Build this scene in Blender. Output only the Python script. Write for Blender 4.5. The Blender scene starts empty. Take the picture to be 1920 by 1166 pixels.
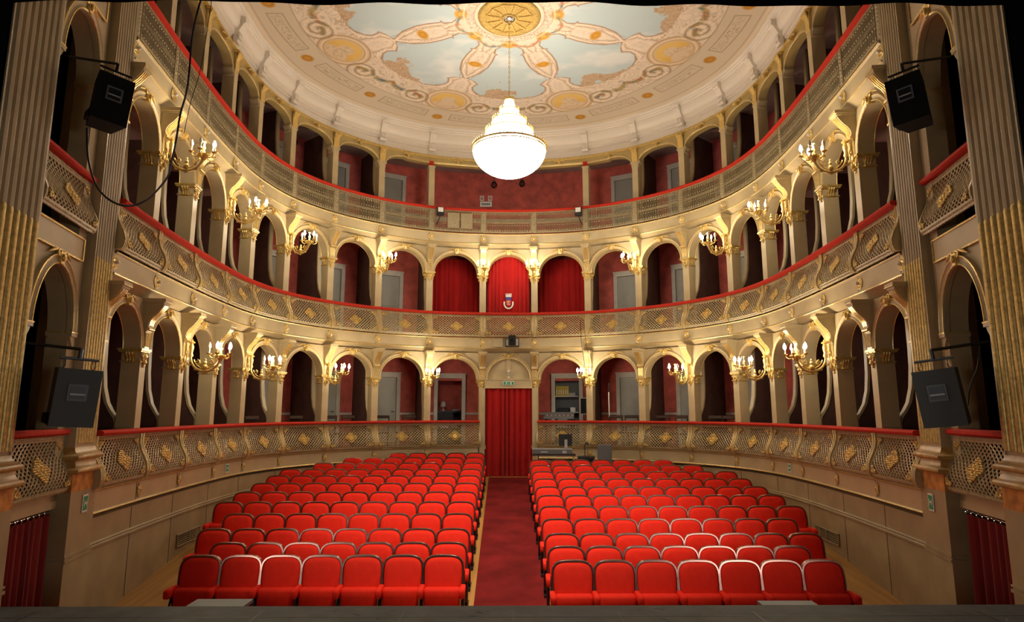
import bpy, math, random
import numpy as np
from mathutils import Vector, Matrix
random.seed(7)
rng = np.random.default_rng(11)
PI = math.pi
C = bpy.context.scene.collection
ZO = 2.53          # everything below is written with the eye level at z = 0; lifted by ZO at the end
ORD = ['zeroth', 'first', 'second', 'third', 'fourth', 'fifth', 'sixth', 'seventh', 'eighth', 'ninth', 'tenth', 'eleventh', 'twelfth']
TIERN = ['ground', 'middle', 'upper']

# ------------------------------------------------------------------ materials
def lin(c):
    return tuple((x/12.92 if x <= .04045 else ((x+.055)/1.055)**2.4) for x in c)
def mat(name, col, rough=.5, metal=0., var=.0, scale=6., bump=0., bscale=40., spec=.5, col2=None, stretch=None, sheen=0., emit=None, estr=0., coat=0.):
    m = bpy.data.materials.new(name); m.use_nodes = True
    nt = m.node_tree; b = nt.nodes['Principled BSDF']
    b.inputs['Base Color'].default_value = (*col, 1)
    b.inputs['Roughness'].default_value = rough
    b.inputs['Metallic'].default_value = metal
    b.inputs['Specular IOR Level'].default_value = spec
    if sheen: b.inputs['Sheen Weight'].default_value = sheen
    if coat: b.inputs['Coat Weight'].default_value = coat
    if emit:
        b.inputs['Emission Color'].default_value = (*emit, 1); b.inputs['Emission Strength'].default_value = estr
    if var or bump:
        tc = nt.nodes.new('ShaderNodeTexCoord'); mp = nt.nodes.new('ShaderNodeMapping')
        nt.links.new(tc.outputs['Object'], mp.inputs['Vector'])
        if stretch: mp.inputs['Scale'].default_value = stretch
        if var:
            n = nt.nodes.new('ShaderNodeTexNoise'); n.inputs['Scale'].default_value = scale; n.inputs['Detail'].default_value = 5
            nt.links.new(mp.outputs['Vector'], n.inputs['Vector'])
            r = nt.nodes.new('ShaderNodeValToRGB')
            c2 = col2 or tuple(max(0, x*(1-var)) for x in col)
            c1 = tuple(min(1, x*(1+var*.6)) for x in col)
            r.color_ramp.elements[0].position = .32; r.color_ramp.elements[0].color = (*c2, 1)
            r.color_ramp.elements[1].position = .68; r.color_ramp.elements[1].color = (*c1, 1)
            nt.links.new(n.outputs['Fac'], r.inputs['Fac']); nt.links.new(r.outputs['Color'], b.inputs['Base Color'])
        if bump:
            n2 = nt.nodes.new('ShaderNodeTexNoise'); n2.inputs['Scale'].default_value = bscale; n2.inputs['Detail'].default_value = 3
            nt.links.new(mp.outputs['Vector'], n2.inputs['Vector'])
            bp = nt.nodes.new('ShaderNodeBump'); bp.inputs['Strength'].default_value = bump; bp.inputs['Distance'].default_value = .01
            nt.links.new(n2.outputs['Fac'], bp.inputs['Height']); nt.links.new(bp.outputs['Normal'], b.inputs['Normal'])
    return m
M = {}
M['cream'] = mat('cream_paint', (.50, .395, .22), .42, var=.10, scale=3)
M['taupe'] = mat('taupe_paint', (.36, .268, .14), .55, var=.14, scale=2.5)
M['gilt'] = mat('gilt', (.76, .53, .17), .32, .42, var=.25, scale=30)
M['giltdark'] = mat('old_gilt', (.62, .43, .13), .38, .35, var=.3, scale=25)
M['lattice'] = mat('lattice_metal', (.50, .395, .215), .42, .12, var=.15, scale=20)
M['iron'] = mat('painted_iron', (.36, .285, .155), .45, .1, var=.25, scale=30)
M['rail'] = mat('red_rail_velvet', (.50, .030, .014), .85, spec=.2, var=.1, scale=20)
M['seat'] = mat('red_seat_fabric', (.74, .022, .008), .85, var=.08, scale=12, bump=.15, bscale=220, spec=.2)
M['rim'] = mat('polished_seat_rim', (.32, .17, .14), .27, .95)
M['black'] = mat('black_metal', (.012, .012, .013), .4, .2)
M['drape'] = mat('black_drape_and_shade', (.0025, .0025, .0025), .95, spec=.03)
M['boxred'] = mat('red_stucco', (.60, .115, .085), .75, var=.28, scale=4, bump=.1, bscale=25)
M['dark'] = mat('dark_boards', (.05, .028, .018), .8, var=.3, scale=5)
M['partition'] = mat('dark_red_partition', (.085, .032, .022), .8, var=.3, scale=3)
M['white'] = mat('white_cornice_paint', (.80, .735, .64), .6)
M['doorgrey'] = mat('grey_door_paint', (.36, .345, .295), .5, var=.08, scale=3)
M['doorframe'] = mat('stone_door_frame', (.60, .55, .465), .6, var=.12, scale=5)
M['curtain'] = mat('red_curtain', (.40, .009, .008), .9, spec=.2, sheen=.1, var=.15, scale=5, stretch=(1, 1, .2))
M['velvetdark'] = mat('dark_red_velvet', (.20, .010, .008), .75, sheen=.15, spec=.2, var=.2, scale=6, stretch=(1, 1, .2))
M['ochregold'] = mat('ochre_gold_paint', (.46, .345, .135), .42, .15, var=.12, scale=3)
M['marble'] = mat('orange_marble', (.52, .24, .055), .4, var=.5, scale=9, col2=(.30, .12, .03))
M['ochre'] = mat('ochre_moulding', (.50, .29, .085), .4, var=.25, scale=8)
M['carpet'] = mat('red_carpet', (.15, .010, .010), .95, var=.35, scale=2.2, bump=.3, bscale=300, spec=.1)
M['stage'] = mat('stage_floor_paint', (.050, .051, .048), .65, var=.5, scale=5, bump=.2, bscale=15)
M['plastic'] = mat('black_plastic', (.017, .019, .019), .5, bump=.15, bscale=200)
M['grey'] = mat('grey_plastic', (.13, .135, .14), .5)
M['lightgrey'] = mat('light_grey_metal', (.42, .42, .41), .4)
M['paper'] = mat('white_plastic', (.8, .78, .72), .5)
M['chrome'] = mat('chrome', (.75, .75, .75), .15, 1.)
M['yellow'] = mat('yellow_binder', (.62, .47, .06), .6)
M['green'] = mat('sign_green', (.02, .30, .14), .4)
M['wood'] = mat('dark_chair_wood', (.045, .022, .012), .4, var=.3, scale=9)
M['blue'] = mat('blue_cloth', (.03, .05, .3), .7)
M['silver'] = mat('silver_embroidery', (.62, .58, .55), .6)
M['redmark'] = mat('sign_red', (.5, .03, .02), .5)
M['bulb'] = mat('lit_bulb', (1, .9, .7), .3, emit=(1, .86, .62), estr=90)
M['bulboff'] = mat('unlit_bulb', (.75, .66, .5), .2)
M['knob'] = mat('white_glass_knob', (.85, .76, .62), .15)
M['candle'] = mat('ivory_candle', (.8, .68, .45), .5)
M['crystal'] = mat('lit_crystal', (.9, .85, .75), .25, emit=(1, .93, .83), estr=13)
M['facet'] = mat('dark_crystal', (.12, .13, .15), .08, .9)
def wood_floor():
    m = mat('plank_floor', (.40, .20, .045), .45)
    nt = m.node_tree; b = nt.nodes['Principled BSDF']
    tc = nt.nodes.new('ShaderNodeTexCoord'); mp = nt.nodes.new('ShaderNodeMapping'); mp.inputs['Scale'].default_value = (9, .5, 1)
    nt.links.new(tc.outputs['Object'], mp.inputs['Vector'])
    v = nt.nodes.new('ShaderNodeTexNoise'); v.inputs['Scale'].default_value = 1.3; v.inputs['Detail'].default_value = 8
    nt.links.new(mp.outputs['Vector'], v.inputs['Vector'])
    r = nt.nodes.new('ShaderNodeValToRGB'); r.color_ramp.elements[0].position = .3; r.color_ramp.elements[1].position = .7
    r.color_ramp.elements[0].color = (.27, .13, .025, 1); r.color_ramp.elements[1].color = (.44, .225, .05, 1)
    nt.links.new(v.outputs['Fac'], r.inputs['Fac']); nt.links.new(r.outputs['Color'], b.inputs['Base Color'])
    return m
M['floor'] = wood_floor()
M['boxceil'] = mat('box_ceiling_plaster', (.40, .32, .30), .8, var=.15, scale=3)

# ------------------------------------------------------------------ mesh builder
class MB:
    def __init__(s): s.v = []; s.f = []; s.m = []
    def add(s, vs, fs, mi=0):
        o = len(s.v); s.v += [tuple(map(float, p)) for p in vs]
        s.f += [tuple(i+o for i in f) for f in fs]; s.m += [mi]*len(fs); return s
    def box(s, x0, x1, y0, y1, z0, z1, mi=0, bev=0.):
        if bev <= 0:
            return s.add([(x0,y0,z0),(x1,y0,z0),(x1,y1,z0),(x0,y1,z0),(x0,y0,z1),(x1,y0,z1),(x1,y1,z1),(x0,y1,z1)],
                  [(0,3,2,1),(4,5,6,7),(0,1,5,4),(1,2,6,5),(2,3,7,6),(3,0,4,7)], mi)
        b = min(bev, (x1-x0)/2.01, (y1-y0)/2.01, (z1-z0)/2.01); rings = []
        for z, e in ((z0, b), (z0+b, 0), (z1-b, 0), (z1, b)):
            X0, X1, Y0, Y1 = x0+e, x1-e, y0+e, y1-e
            rings.append([(X0+b-e*.0,Y0,z),(X1-b,Y0,z),(X1,Y0+b,z),(X1,Y1-b,z),(X1-b,Y1,z),(X0+b,Y1,z),(X0,Y1-b,z),(X0,Y0+b,z)])
        return s.rings(rings, mi)
    def rings(s, rings, mi=0, cap=True, closed=True):
        n = len(rings[0]); vs = [p for r in rings for p in r]; fs = []
        for a in range(len(rings)-1):
            for i in range(n if closed else n-1):
                j = (i+1) % n
                fs.append((a*n+i, a*n+j, (a+1)*n+j, (a+1)*n+i))
        if cap and closed:
            fs.append(tuple(range(n-1, -1, -1))); fs.append(tuple((len(rings)-1)*n+i for i in range(n)))
        return s.add(vs, fs, mi)
    def extr(s, poly, a0, a1, axis='y', mi=0):
        def mk(p, a):
            return (p[0], a, p[1]) if axis == 'y' else ((a, p[0], p[1]) if axis == 'x' else (p[0], p[1], a))
        n = len(poly); vs = [mk(p, a0) for p in poly]+[mk(p, a1) for p in poly]
        fs = [(i, (i+1) % n, n+(i+1) % n, n+i) for i in range(n)]+[tuple(range(n-1, -1, -1)), tuple(range(n, 2*n))]
        return s.add(vs, fs, mi)
    def lathe(s, prof, c=(0, 0, 0), seg=16, mi=0, sx=1., sy=1.):
        rings = [[(c[0]+sx*r*math.cos(2*PI*i/seg), c[1]+sy*r*math.sin(2*PI*i/seg), c[2]+z) for i in range(seg)] for r, z in prof]
        return s.rings(rings, mi)
    def ell(s, c, r, mi=0, seg=8, rows=6):
        rx, ry, rz = (r, r, r) if not hasattr(r, '__len__') else r
        prof = [(max(.02, math.sin(PI*k/rows)), -math.cos(PI*k/rows)) for k in range(rows+1)]
        rings = [[(c[0]+rx*q*math.cos(2*PI*i/seg), c[1]+ry*q*math.sin(2*PI*i/seg), c[2]+rz*z) for i in range(seg)] for q, z in prof]
        return s.rings(rings, mi)
    def tube(s, path, r, seg=6, mi=0, closed=False, flat=1.):
        P = [Vector(p) for p in path]; n = len(P); rings = []; up = None
        for i in range(n):
            if closed: t = P[(i+1) % n]-P[i-1]
            else: t = P[min(i+1, n-1)]-P[max(i-1, 0)]
            t.normalize()
            if up is None:
                up = Vector((0, 0, 1)) if abs(t.z) < .9 else Vector((1, 0, 0))
            up = (up-t*up.dot(t)); up.normalize(); sd = t.cross(up)
            rr = r[i] if hasattr(r, '__len__') else r
            rings.append([tuple(P[i]+(up*math.cos(2*PI*k/seg)+sd*math.sin(2*PI*k/seg)*flat)*rr) for k in range(seg)])
        if closed: rings.append(rings[0])
        return s.rings(rings, mi, cap=not closed)
    def merge(s, o, mtx=None, mi=None):
        vs = o.v if mtx is None else [tuple(mtx @ Vector(p)) for p in o.v]
        k = len(s.v); s.v += vs; s.f += [tuple(i+k for i in f) for f in o.f]; s.m += ([mi]*len(o.f) if mi is not None else o.m); return s
    def mesh(s, name, mats, smooth=35):
        me = bpy.data.meshes.new(name); me.from_pydata(s.v, [], s.f)
        if not isinstance(mats, (list, tuple)): mats = [mats]
        for m in mats: me.materials.append(m)
        if len(mats) > 1: me.polygons.foreach_set('material_index', s.m)
        import bmesh
        bm = bmesh.new(); bm.from_mesh(me); bmesh.ops.recalc_face_normals(bm, faces=bm.faces); bm.to_mesh(me); bm.free()
        if smooth:
            me.polygons.foreach_set('use_smooth', [True]*len(me.polygons)); me.set_sharp_from_angle(angle=math.radians(smooth))
        me.update(); return me

ROOTS = []
def link(name, data, parent=None, loc=(0, 0, 0), rz=0., rot=None):
    o = bpy.data.objects.new(name, data); C.objects.link(o)
    o.location = loc; o.rotation_euler = rot if rot else (0, 0, rz)
    if parent is not None: o.parent = parent
    else: ROOTS.append(o)
    return o
USED = {}
def tag(o, label, cat, group=None, kind=None):
    o['label'] = label; o['category'] = cat
    if group: o['group'] = group
    if kind: o['kind'] = kind
    USED.setdefault(label, []).append(o.name)
    return o
def thing(name, label, cat, loc, rz=0., group=None, parts=(), rot=None, kind=None, scale=None):
    """an Empty at the base of the thing; parts = (name, mesh, sub-parts)"""
    e = link(name, None, None, loc, rz, rot); e.empty_display_size = .1
    if scale: e.scale = scale
    tag(e, label, cat, group, kind)
    for p in parts:
        o = link(p[0], p[1], e)
        if len(p) > 3 and p[3]: o['label'] = p[3]
        for q in (p[2] if len(p) > 2 else ()): link(q[0], q[1], o)
    return e
def struct(name, me, label, cat='wall', loc=(0, 0, 0), rz=0.):
    o = link(name, me, None, loc, rz); tag(o, label, cat, None, 'structure'); return o

# ------------------------------------------------------------------ the horseshoe plan
KX = [.725, 2.186, 3.454, 4.465, 5.158, 5.457, 5.486, 5.40, 5.274, 5.121]
KY = [17.764, 17.467, 16.781, 15.843, 14.686, 13.428, 12.144, 10.727, 9.359, 8.067]
PT = [(-KX[k], KY[k]) for k in range(9, -1, -1)] + [(KX[k], KY[k]) for k in range(10)]
NP = len(PT)
def spl(u):
    i = int(min(max(math.floor(u), 0), NP-2)); t = u-i
    p = [np.array(PT[j]) if 0 <= j < NP else None for j in (i-1, i, i+1, i+2)]
    if p[0] is None: p[0] = 2*p[1]-p[2]
    if p[3] is None: p[3] = 2*p[2]-p[1]
    a = 2*p[1]; b = p[2]-p[0]; c = 2*p[0]-5*p[1]+4*p[2]-p[3]; d = -p[0]+3*p[1]-3*p[2]+p[3]
    return .5*(a+b*t+c*t*t+d*t**3), .5*(b+2*c*t+3*d*t*t)
def pn(u, off=0.):
    p, d = spl(u); d = d/np.hypot(*d); n = np.array([-d[1], d[0]])
    return p+n*off, math.atan2(d[1], d[0])
def sweep(mb, prof, u0=0., u1=NP-1., mi=0, step=.125, closed=False, cap=True):
    n = max(2, int(round((u1-u0)/step))+1); rings = []
    for u in np.linspace(u0, u1, n):
        p, a = pn(u); nx, ny = -math.sin(a), math.cos(a)
        rings.append([(p[0]+nx*o, p[1]+ny*o, z) for o, z in prof])
    return mb.rings(rings, mi, cap=closed and cap, closed=closed)
def bead(mb, off, z, r=.012, mi=0, u0=0., u1=NP-1.):
    return sweep(mb, [(off+r*math.cos(k*PI/3), z+r*math.sin(k*PI/3)) for k in range(6)], u0, u1, mi, closed=True)
def kside(i): return (9-i, 'left') if i <= 9 else (i-10, 'right')
SET = .22                                              # the pillars stand back from the balcony fronts
PP = [pn(i, SET)[0] for i in range(NP)]
def bay(j, off):
    a, b = pn(j, off)[0], pn(j+1, off)[0]; d = b-a
    return (a+b)/2, math.atan2(d[1], d[0]), float(np.hypot(*d))
def bayname(j):
    if j == 9: return None
    return (9-j, 'left') if j < 9 else (j-9, 'right')
FLOORZ = [(0, -2.53), (8.9, -2.53), (11.7, -2.25), (17.7, -1.73), (19.5, -1.73)]
def fz(y): return float(np.interp(y, [a for a, _ in FLOORZ], [b for _, b in FLOORZ]))

# ------------------------------------------------------------------ floor, walls, trims
mb = MB()
ys = [4.9, 8.9, 11.7, 17.75, 19.6]
mb.add([p for y in ys for p in ((-7.2, y, fz(y)), (7.2, y, fz(y)))], [(2*i, 2*i+1, 2*i+3, 2*i+2) for i in range(len(ys)-1)])
mb.add([(-7.2, 4.9, -2.8), (7.2, 4.9, -2.8), (7.2, 19.6, -2.8), (-7.2, 19.6, -2.8)], [(0, 1, 2, 3)])
struct('floor', mb.mesh('floor', M['floor'], 0), 'worn plank floor of the stalls sloping up to the door', 'floor')
mb = MB(); cy = np.linspace(8.2, 17.6, 30)
hw = np.interp(cy, [8, 17.6], [.47, .53])
mb.rings([[(-hw[i], cy[i], fz(cy[i])+.004), (-hw[i], cy[i], fz(cy[i])+.012), (hw[i]+.03, cy[i], fz(cy[i])+.012), (hw[i]+.03, cy[i], fz(cy[i])+.004)] for i in range(30)])
tag(link('carpet_runner', mb.mesh('carpet', M['carpet'], 0)), 'dark red carpet runner up the centre aisle to the curtained door', 'carpet')

for nm, u0, u1, sd in (('wall_left', 0, 8.93, 'left'), ('wall_right', 10.07, 19, 'right')):
    mb = MB()
    prof = [(.25, -2.75), (.03, -2.75), (.03, -1.30), (.10, -1.28)]
    sweep(mb, prof, u0, u1)
    sweep(mb, [(.03, -1.66), (.0, -1.655), (.0, -1.635), (.015, -1.62), (.0, -1.605), (.03, -1.59)], u0, u1, 0)
    o = struct(nm, mb.mesh(nm, M['taupe']), 'taupe panelled parapet wall along the %s side of the stalls' % sd, 'wall')
    g = MB()                                            # vertical panel joints
    for k in range(int(u0), int(u1)+1):
        for du in (-.06,):
            uu = k+du+(.12 if sd == 'right' else 0)
            if not u0 < uu < u1: continue
            p, a = pn(uu, .027)
            c, s_ = math.cos(a), math.sin(a)
            vs = [(p[0]+c*x-s_*y, p[1]+s_*x+c*y, z) for x, y, z in ((-.006,0,-2.7),(.006,0,-2.7),(.006,0,-1.3),(-.006,0,-1.3),(-.006,.01,-2.7),(.006,.01,-2.7),(.006,.01,-1.3),(-.006,.01,-1.3))]
            g.add(vs, [(0,1,2,3),(4,7,6,5),(0,4,5,1),(3,2,6,7),(0,3,7,4),(1,5,6,2)])
    link('panel_joint', g.mesh('joint', M['dark'], 0), o)

def fascia(name, z, label, u0, u1, cove=True):
    mb = MB()
    prof = [(.02, z-.035), (-.015, z-.02), (-.015, z+.0), (.0, z+.01), (0, z+.25), (-.02, z+.262), (-.02, z+.285), (.02, z+.295), (.45, z+.295)]
    if cove: prof = [(.36, z-.19), (.205, z-.17), (.20, z-.14), (.17, z-.135), (.15, z-.105), (.10, z-.085), (.07, z-.06), (.05, z-.05)]+prof
    else: prof = [(.10, z-.04)]+prof
    sweep(mb, prof, u0, u1)
    o = struct(name, mb.mesh(name, M['cream'], 40), label, 'cornice')
    g = MB()
    bead(g, -.013, z-.008, .011, 0, u0, u1); bead(g, -.02, z+.275, .010, 0, u0, u1)
    if cove: bead(g, .20, z-.15, .012, 0, u0, u1)
    link('gilt_bead', g.mesh('gilt_bead', M['gilt']), o)
    jn = MB()
    for k in range(int(u0)+1, int(u1)+1):
        p, a = pn(k-.045, -.002); c, s_ = math.cos(a), math.sin(a)
        jn.add([(p[0]+c*x-s_*y, p[1]+s_*x+c*y, zz) for x in (-.005, .005) for y in (0, .004) for zz in (z+.0, z+.255)], [(0, 1, 3, 2), (4, 6, 7, 5), (0, 4, 5, 1), (2, 3, 7, 6), (0, 2, 6, 4), (1, 5, 7, 3)])
    link('band_joints', jn.mesh('joint', M['dark'], 0), o)
    return o
fascia('trim_1', -1.22, 'cream band with gilt edges under the ground tier lattice, left half', 0, 8.93, False)
fascia('trim_2', -1.22, 'cream band with gilt edges under the ground tier lattice, right half', 10.07, 19, False)
fascia('trim_3', 1.78, 'cream band with gilt edges under the middle tier lattice', 0, 19)
fascia('trim_4', 4.78, 'cream band with gilt edges under the upper tier railing', 0, 19)

# padded handrails
def handrail(z, u0, u1, label):
    mb = MB()
    pr = [(-.075, z+.01), (-.085, z+.035), (-.07, z+.06), (-.02, z+.07), (.06, z+.065), (.09, z+.04), (.08, z+.0), (-.05, z-.0)]
    sweep(mb, pr, u0, u1, 0, closed=True)
    tag(link('handrail', mb.mesh('handrail', M['rail'])), label, 'handrail')
handrail(-.29, 0, 8.95, 'red padded handrail of the ground tier, left of the door')
handrail(-.29, 10.05, 19, 'red padded handrail of the ground tier, right of the door')
handrail(2.71, 0, 19, 'red padded handrail running round the middle tier')
handrail(5.735, 0, 19, 'red padded handrail running round the upper tier')

# tier floors and box back walls
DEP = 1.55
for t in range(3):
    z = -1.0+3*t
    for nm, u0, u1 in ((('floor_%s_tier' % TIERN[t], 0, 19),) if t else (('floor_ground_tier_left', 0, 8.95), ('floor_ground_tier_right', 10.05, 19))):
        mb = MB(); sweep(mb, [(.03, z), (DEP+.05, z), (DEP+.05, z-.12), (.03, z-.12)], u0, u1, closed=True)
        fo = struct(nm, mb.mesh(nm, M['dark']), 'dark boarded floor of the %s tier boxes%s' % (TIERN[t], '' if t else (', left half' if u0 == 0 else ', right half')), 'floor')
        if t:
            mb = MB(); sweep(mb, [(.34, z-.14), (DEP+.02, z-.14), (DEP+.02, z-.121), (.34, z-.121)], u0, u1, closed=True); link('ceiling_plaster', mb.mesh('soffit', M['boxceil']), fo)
def backwall(name, z0, z1, ranges, label, lint=()):
    mb = MB()
    for u0, u1 in ranges: sweep(mb, [(DEP, z0), (DEP, z1), (DEP+.1, z1), (DEP+.1, z0)], u0, u1, closed=True)
    for u0, u1, za in lint: sweep(mb, [(DEP, za), (DEP, z1), (DEP+.1, z1), (DEP+.1, za)], u0, u1, closed=True)
    o = struct(name, mb.mesh(name, M['boxred']), label, 'wall')
    d = MB()
    for u0, u1 in ranges: sweep(d, [(DEP-.02, z0+.93), (DEP-.02, z0+.99), (DEP+.01, z0+.99), (DEP+.01, z0+.93)], u0, u1, closed=True)
    link('dado_rail', d.mesh('dado', M['doorframe']), o)
DW = .24
backwall('wall_ground_tier', -1.0, 1.95, [(0, 8.5-DW), (8.5+DW, 9.0), (10.0, 10.5-DW), (10.5+DW, 19)], 'red stuccoed back wall of the ground tier boxes', [(8.5-DW, 8.5+DW, .93), (10.5-DW, 10.5+DW, .93)])
backwall('wall_middle_tier', 2.0, 4.95, [(0, 19)], 'red stuccoed back wall of the middle tier boxes')
backwall('wall_upper_tier', 5.0, 7.6, [(0, 19)], 'red stuccoed back wall of the upper tier')
mb = MB(); sweep(mb, [(.25, 7.37), (DEP+.1, 7.5), (DEP+.1, 7.6), (.25, 7.45)], closed=True)
struct('ceiling_upper_tier', mb.mesh('cut', M['boxceil']), 'dark sloping ceiling over the upper tier', 'ceiling')

# ------------------------------------------------------------------ lattice balustrades
def bulge(t):                                          # t: 0 top .. 1 bottom
    return float(np.interp(t, [0, .2, .4, .6, .75, .9, 1], [.035, .04, .01, -.055, -.09, -.085, -.05]))
LZ0, LZ1 = -.915, -.295
HL = LZ1-LZ0
def lattice_mesh(w, sag):
    """straight-chord local frame: x along, y outwards, z from 0 (bottom) to HL"""
    mb = MB(); hw = w/2
    def S(x, z, e=0): return (x, sag*(1-(x/hw)**2)+bulge(1-z/HL)+e, z)
    nx = max(8, int(round(w/.080))); nz = 9; cx = w/nx; cz = HL/nz
    for fam in (1, -1):
        for m in range(-nz, nx+nz+1):
            # line in cell coordinates: a = m + fam*b, b in 0..nz, a clipped to 0..nx
            bs = [b for b in np.linspace(0, nz, 2*nz+1) if 0 <= m+fam*b <= nx]
            if len(bs) < 2: continue
            mb.tube([S(-hw+(m+fam*b)*cx, b*cz) for b in bs], .0095, 4, flat=.9)
    return mb
def panel_frame(w, sag):
    mb = MB(); hw = w/2
    def S(x, z, e=0): return (x, sag*(1-(x/hw)**2)+bulge(1-z/HL)+e, z)
    for z0, z1 in ((0, .055), (HL-.05, HL)):
        for x0, x1 in zip(np.linspace(-hw, hw, 9)[:-1], np.linspace(-hw, hw, 9)[1:]):
            a = [S(x0, z0, -.012), S(x1, z0, -.012), S(x1, z1, -.012), S(x0, z1, -.012), S(x0, z0, .012), S(x1, z0, .012), S(x1, z1, .012), S(x0, z1, .012)]
            mb.add(a, [(0,1,2,3),(4,7,6,5),(0,4,5,1),(3,2,6,7),(0,3,7,4),(1,5,6,2)])
    n = int(w/.03)
    for i in range(n):                                 # beaded edging
        x = -hw+(i+.5)*w/n
        for z in (.028, HL-.025): mb.ell(S(x, z, -.014), (.011, .008, .016), 0, 5, 4)
    for sgn in (-1, 1):
        zz = np.linspace(0, HL, 9)
        for i in range(8):
            x0, x1 = sorted((sgn*hw, sgn*(hw-.035)))
            z0, z1 = zz[i], zz[i+1]
            a = [S(x0, z0, -.012), S(x1, z0, -.012), S(x1, z1, -.012), S(x0, z1, -.012), S(x0, z0, .012), S(x1, z0, .012), S(x1, z1, .012), S(x0, z1, .012)]
            mb.add(a, [(0,1,2,3),(4,7,6,5),(0,4,5,1),(3,2,6,7),(0,3,7,4),(1,5,6,2)])
    return mb
def rosette_mesh(sag, sc=1.):
    mb = MB(); zc = HL*.46
    def put(x, z, rx, rz, ry=.014): mb.ell((x, sag+bulge(1-(zc+z)/HL)-.026, zc+z), (rx, ry, rz), 0, 7, 5)
    q_ = [(sx*sc, bulge(1-(zc+sz)/HL)+sag-.022, zc+sz) for sx, sz in ((-.10, 0), (0, -.075), (.10, 0), (0, .075))]; mb.add([(x, y, z) for x, y, z in q_]+[(x, y+.012, z) for x, y, z in q_], [(0,1,2,3),(4,7,6,5),(0,4,5,1),(1,5,6,2),(2,6,7,3),(3,7,4,0)])
    put(0, 0, .028, .024, .022)
    for a_ in range(-6, 7):
        for b_ in range(-5, 6):
            x, z = a_*.0265+(.013 if b_ % 2 else 0), b_*.0235
            e = abs(x)/.175+abs(z)/.132
            if e > 1.02 or (x*x+z*z) < .0012: continue
            big = (a_+b_) % 3 == 0 or e > .85
            put(x*sc, z, .0155 if big else .011, .014 if big else .010, .014 if big else .009)
    for k in range(8):
        a = k*PI/4; put(.06*math.cos(a)*sc, .05*math.sin(a), .018, .016, .02)
    return mb
def curl(cx, cz, r, turns, a0, sgn, y, n=14):
    return [(cx+r*(1-.75*i/n)*math.cos(a0+sgn*turns*2*PI*i/n), y, cz+r*(1-.75*i/n)*math.sin(a0+sgn*turns*2*PI*i/n)) for i in range(n+1)]
def corner_mesh(w, sx, sz):
    mb = MB(); hw = w/2; z0 = .075 if sz < 0 else HL-.07; x0 = sx*(hw-.055)
    y = bulge(1-z0/HL)-.022; zd = 1 if sz < 0 else -1
    for (dx, dz, r) in ((-.045, .02, .034), (-.012, .055, .034), (-.09, .012, .024)):
        mb.tube([(x0+sx*dx+(p[0]), y, z0+zd*dz+zd*p[2]) for p in curl(0, 0, r, 1.2, 0, 1, 0)], .009, 5)
    mb.ell((x0-sx*.01, y, z0+zd*.01), (.022, .014, .022))
    return mb
def post_mesh(w=.105):
    mb = MB(); ts = np.linspace(0, 1, 15); fr = []
    for t in ts: fr.append((bulge(t)-.03, HL*(1-t)))
    poly = fr+[(.06, 0), (.06, HL)]
    mb.extr(poly, -w/2, w/2, 'x', 0)
    g = MB()
    for x in (-w/2+.012, w/2-.012):
        g.tube([(x, y-.006, z) for y, z in fr], .011, 6)
    g2 = MB(); g2.tube([(0, y-.004, z) for y, z in fr], .02, 6, flat=.6)
    return mb, g, g2
pb, pg, pg2 = post_mesh()
POST = pb.mesh('post', M['cream']); POSTG = pg.mesh('post_bead', M['gilt']); POSTR = pg2.mesh('post_rib', M['cream'])
cache = {}
def panel_meshes(w, sag):
    key = (round(w, 2), round(sag, 2))
    if key not in cache:
        w, sag = key
        cache[key] = (lattice_mesh(w, sag).mesh('lattice', M['lattice'], 0), panel_frame(w, sag).mesh('panel_frame', M['lattice'], 40),
                      rosette_mesh(sag).mesh('rosette', M['gilt'], 60), [corner_mesh(w, a, b).mesh('corner', M['giltdark'], 60) for a in (-1, 1) for b in (-1, 1)])
    return cache[key]
def place_label(t, j):
    b = bayname(j)
    if b is None: return 'over the centre'
    return '%s bay %s of the centre' % (ORD[b[0]], b[1])
def panel_parts(w, sag):
    L, F, R_, K = panel_meshes(w, sag)
    return [('lattice', L), ('border', F), ('rosette', R_, (), 'gilt diamond shaped rosette')]+[('corner_ornament', k) for k in K]
for t in (0, 1):
    for j in range(19):
        if t == 0 and j == 9: continue
        c, a, w = bay(j, 0.); m_, a2 = pn(j+.5); sag = float(np.dot(m_-c, (-math.sin(a), math.cos(a))))
        b = bayname(j)
        where = 'centre bay' if b is None else '%s bay to the %s of the %s' % (ORD[b[0]], b[1], 'centre' if t else 'door')
        thing('lattice_balustrade', 'lattice panel of the %s tier rail, %s' % (TIERN[t], where), 'balustrade', (c[0], c[1], LZ0+3*t), a, 'lattice panels of the %s tier' % TIERN[t], panel_parts(w-.105, sag))
    for i in range(NP):
        if t == 0 and i in (9, 10):
            continue
        p, a = pn(i); k, sd = kside(i)
        thing('balustrade_post', 'curved cream post in the %s tier lattice, %s to the %s of %s' % (TIERN[t], ORD[k+1] if t else ORD[k], sd, 'centre' if t else 'the door'), 'post', (p[0], p[1], LZ0+3*t), a, 'balustrade posts of the %s tier' % TIERN[t],
              [('shaft', POST), ('rib', POSTR), ('gilt_edging', POSTG)])
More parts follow.
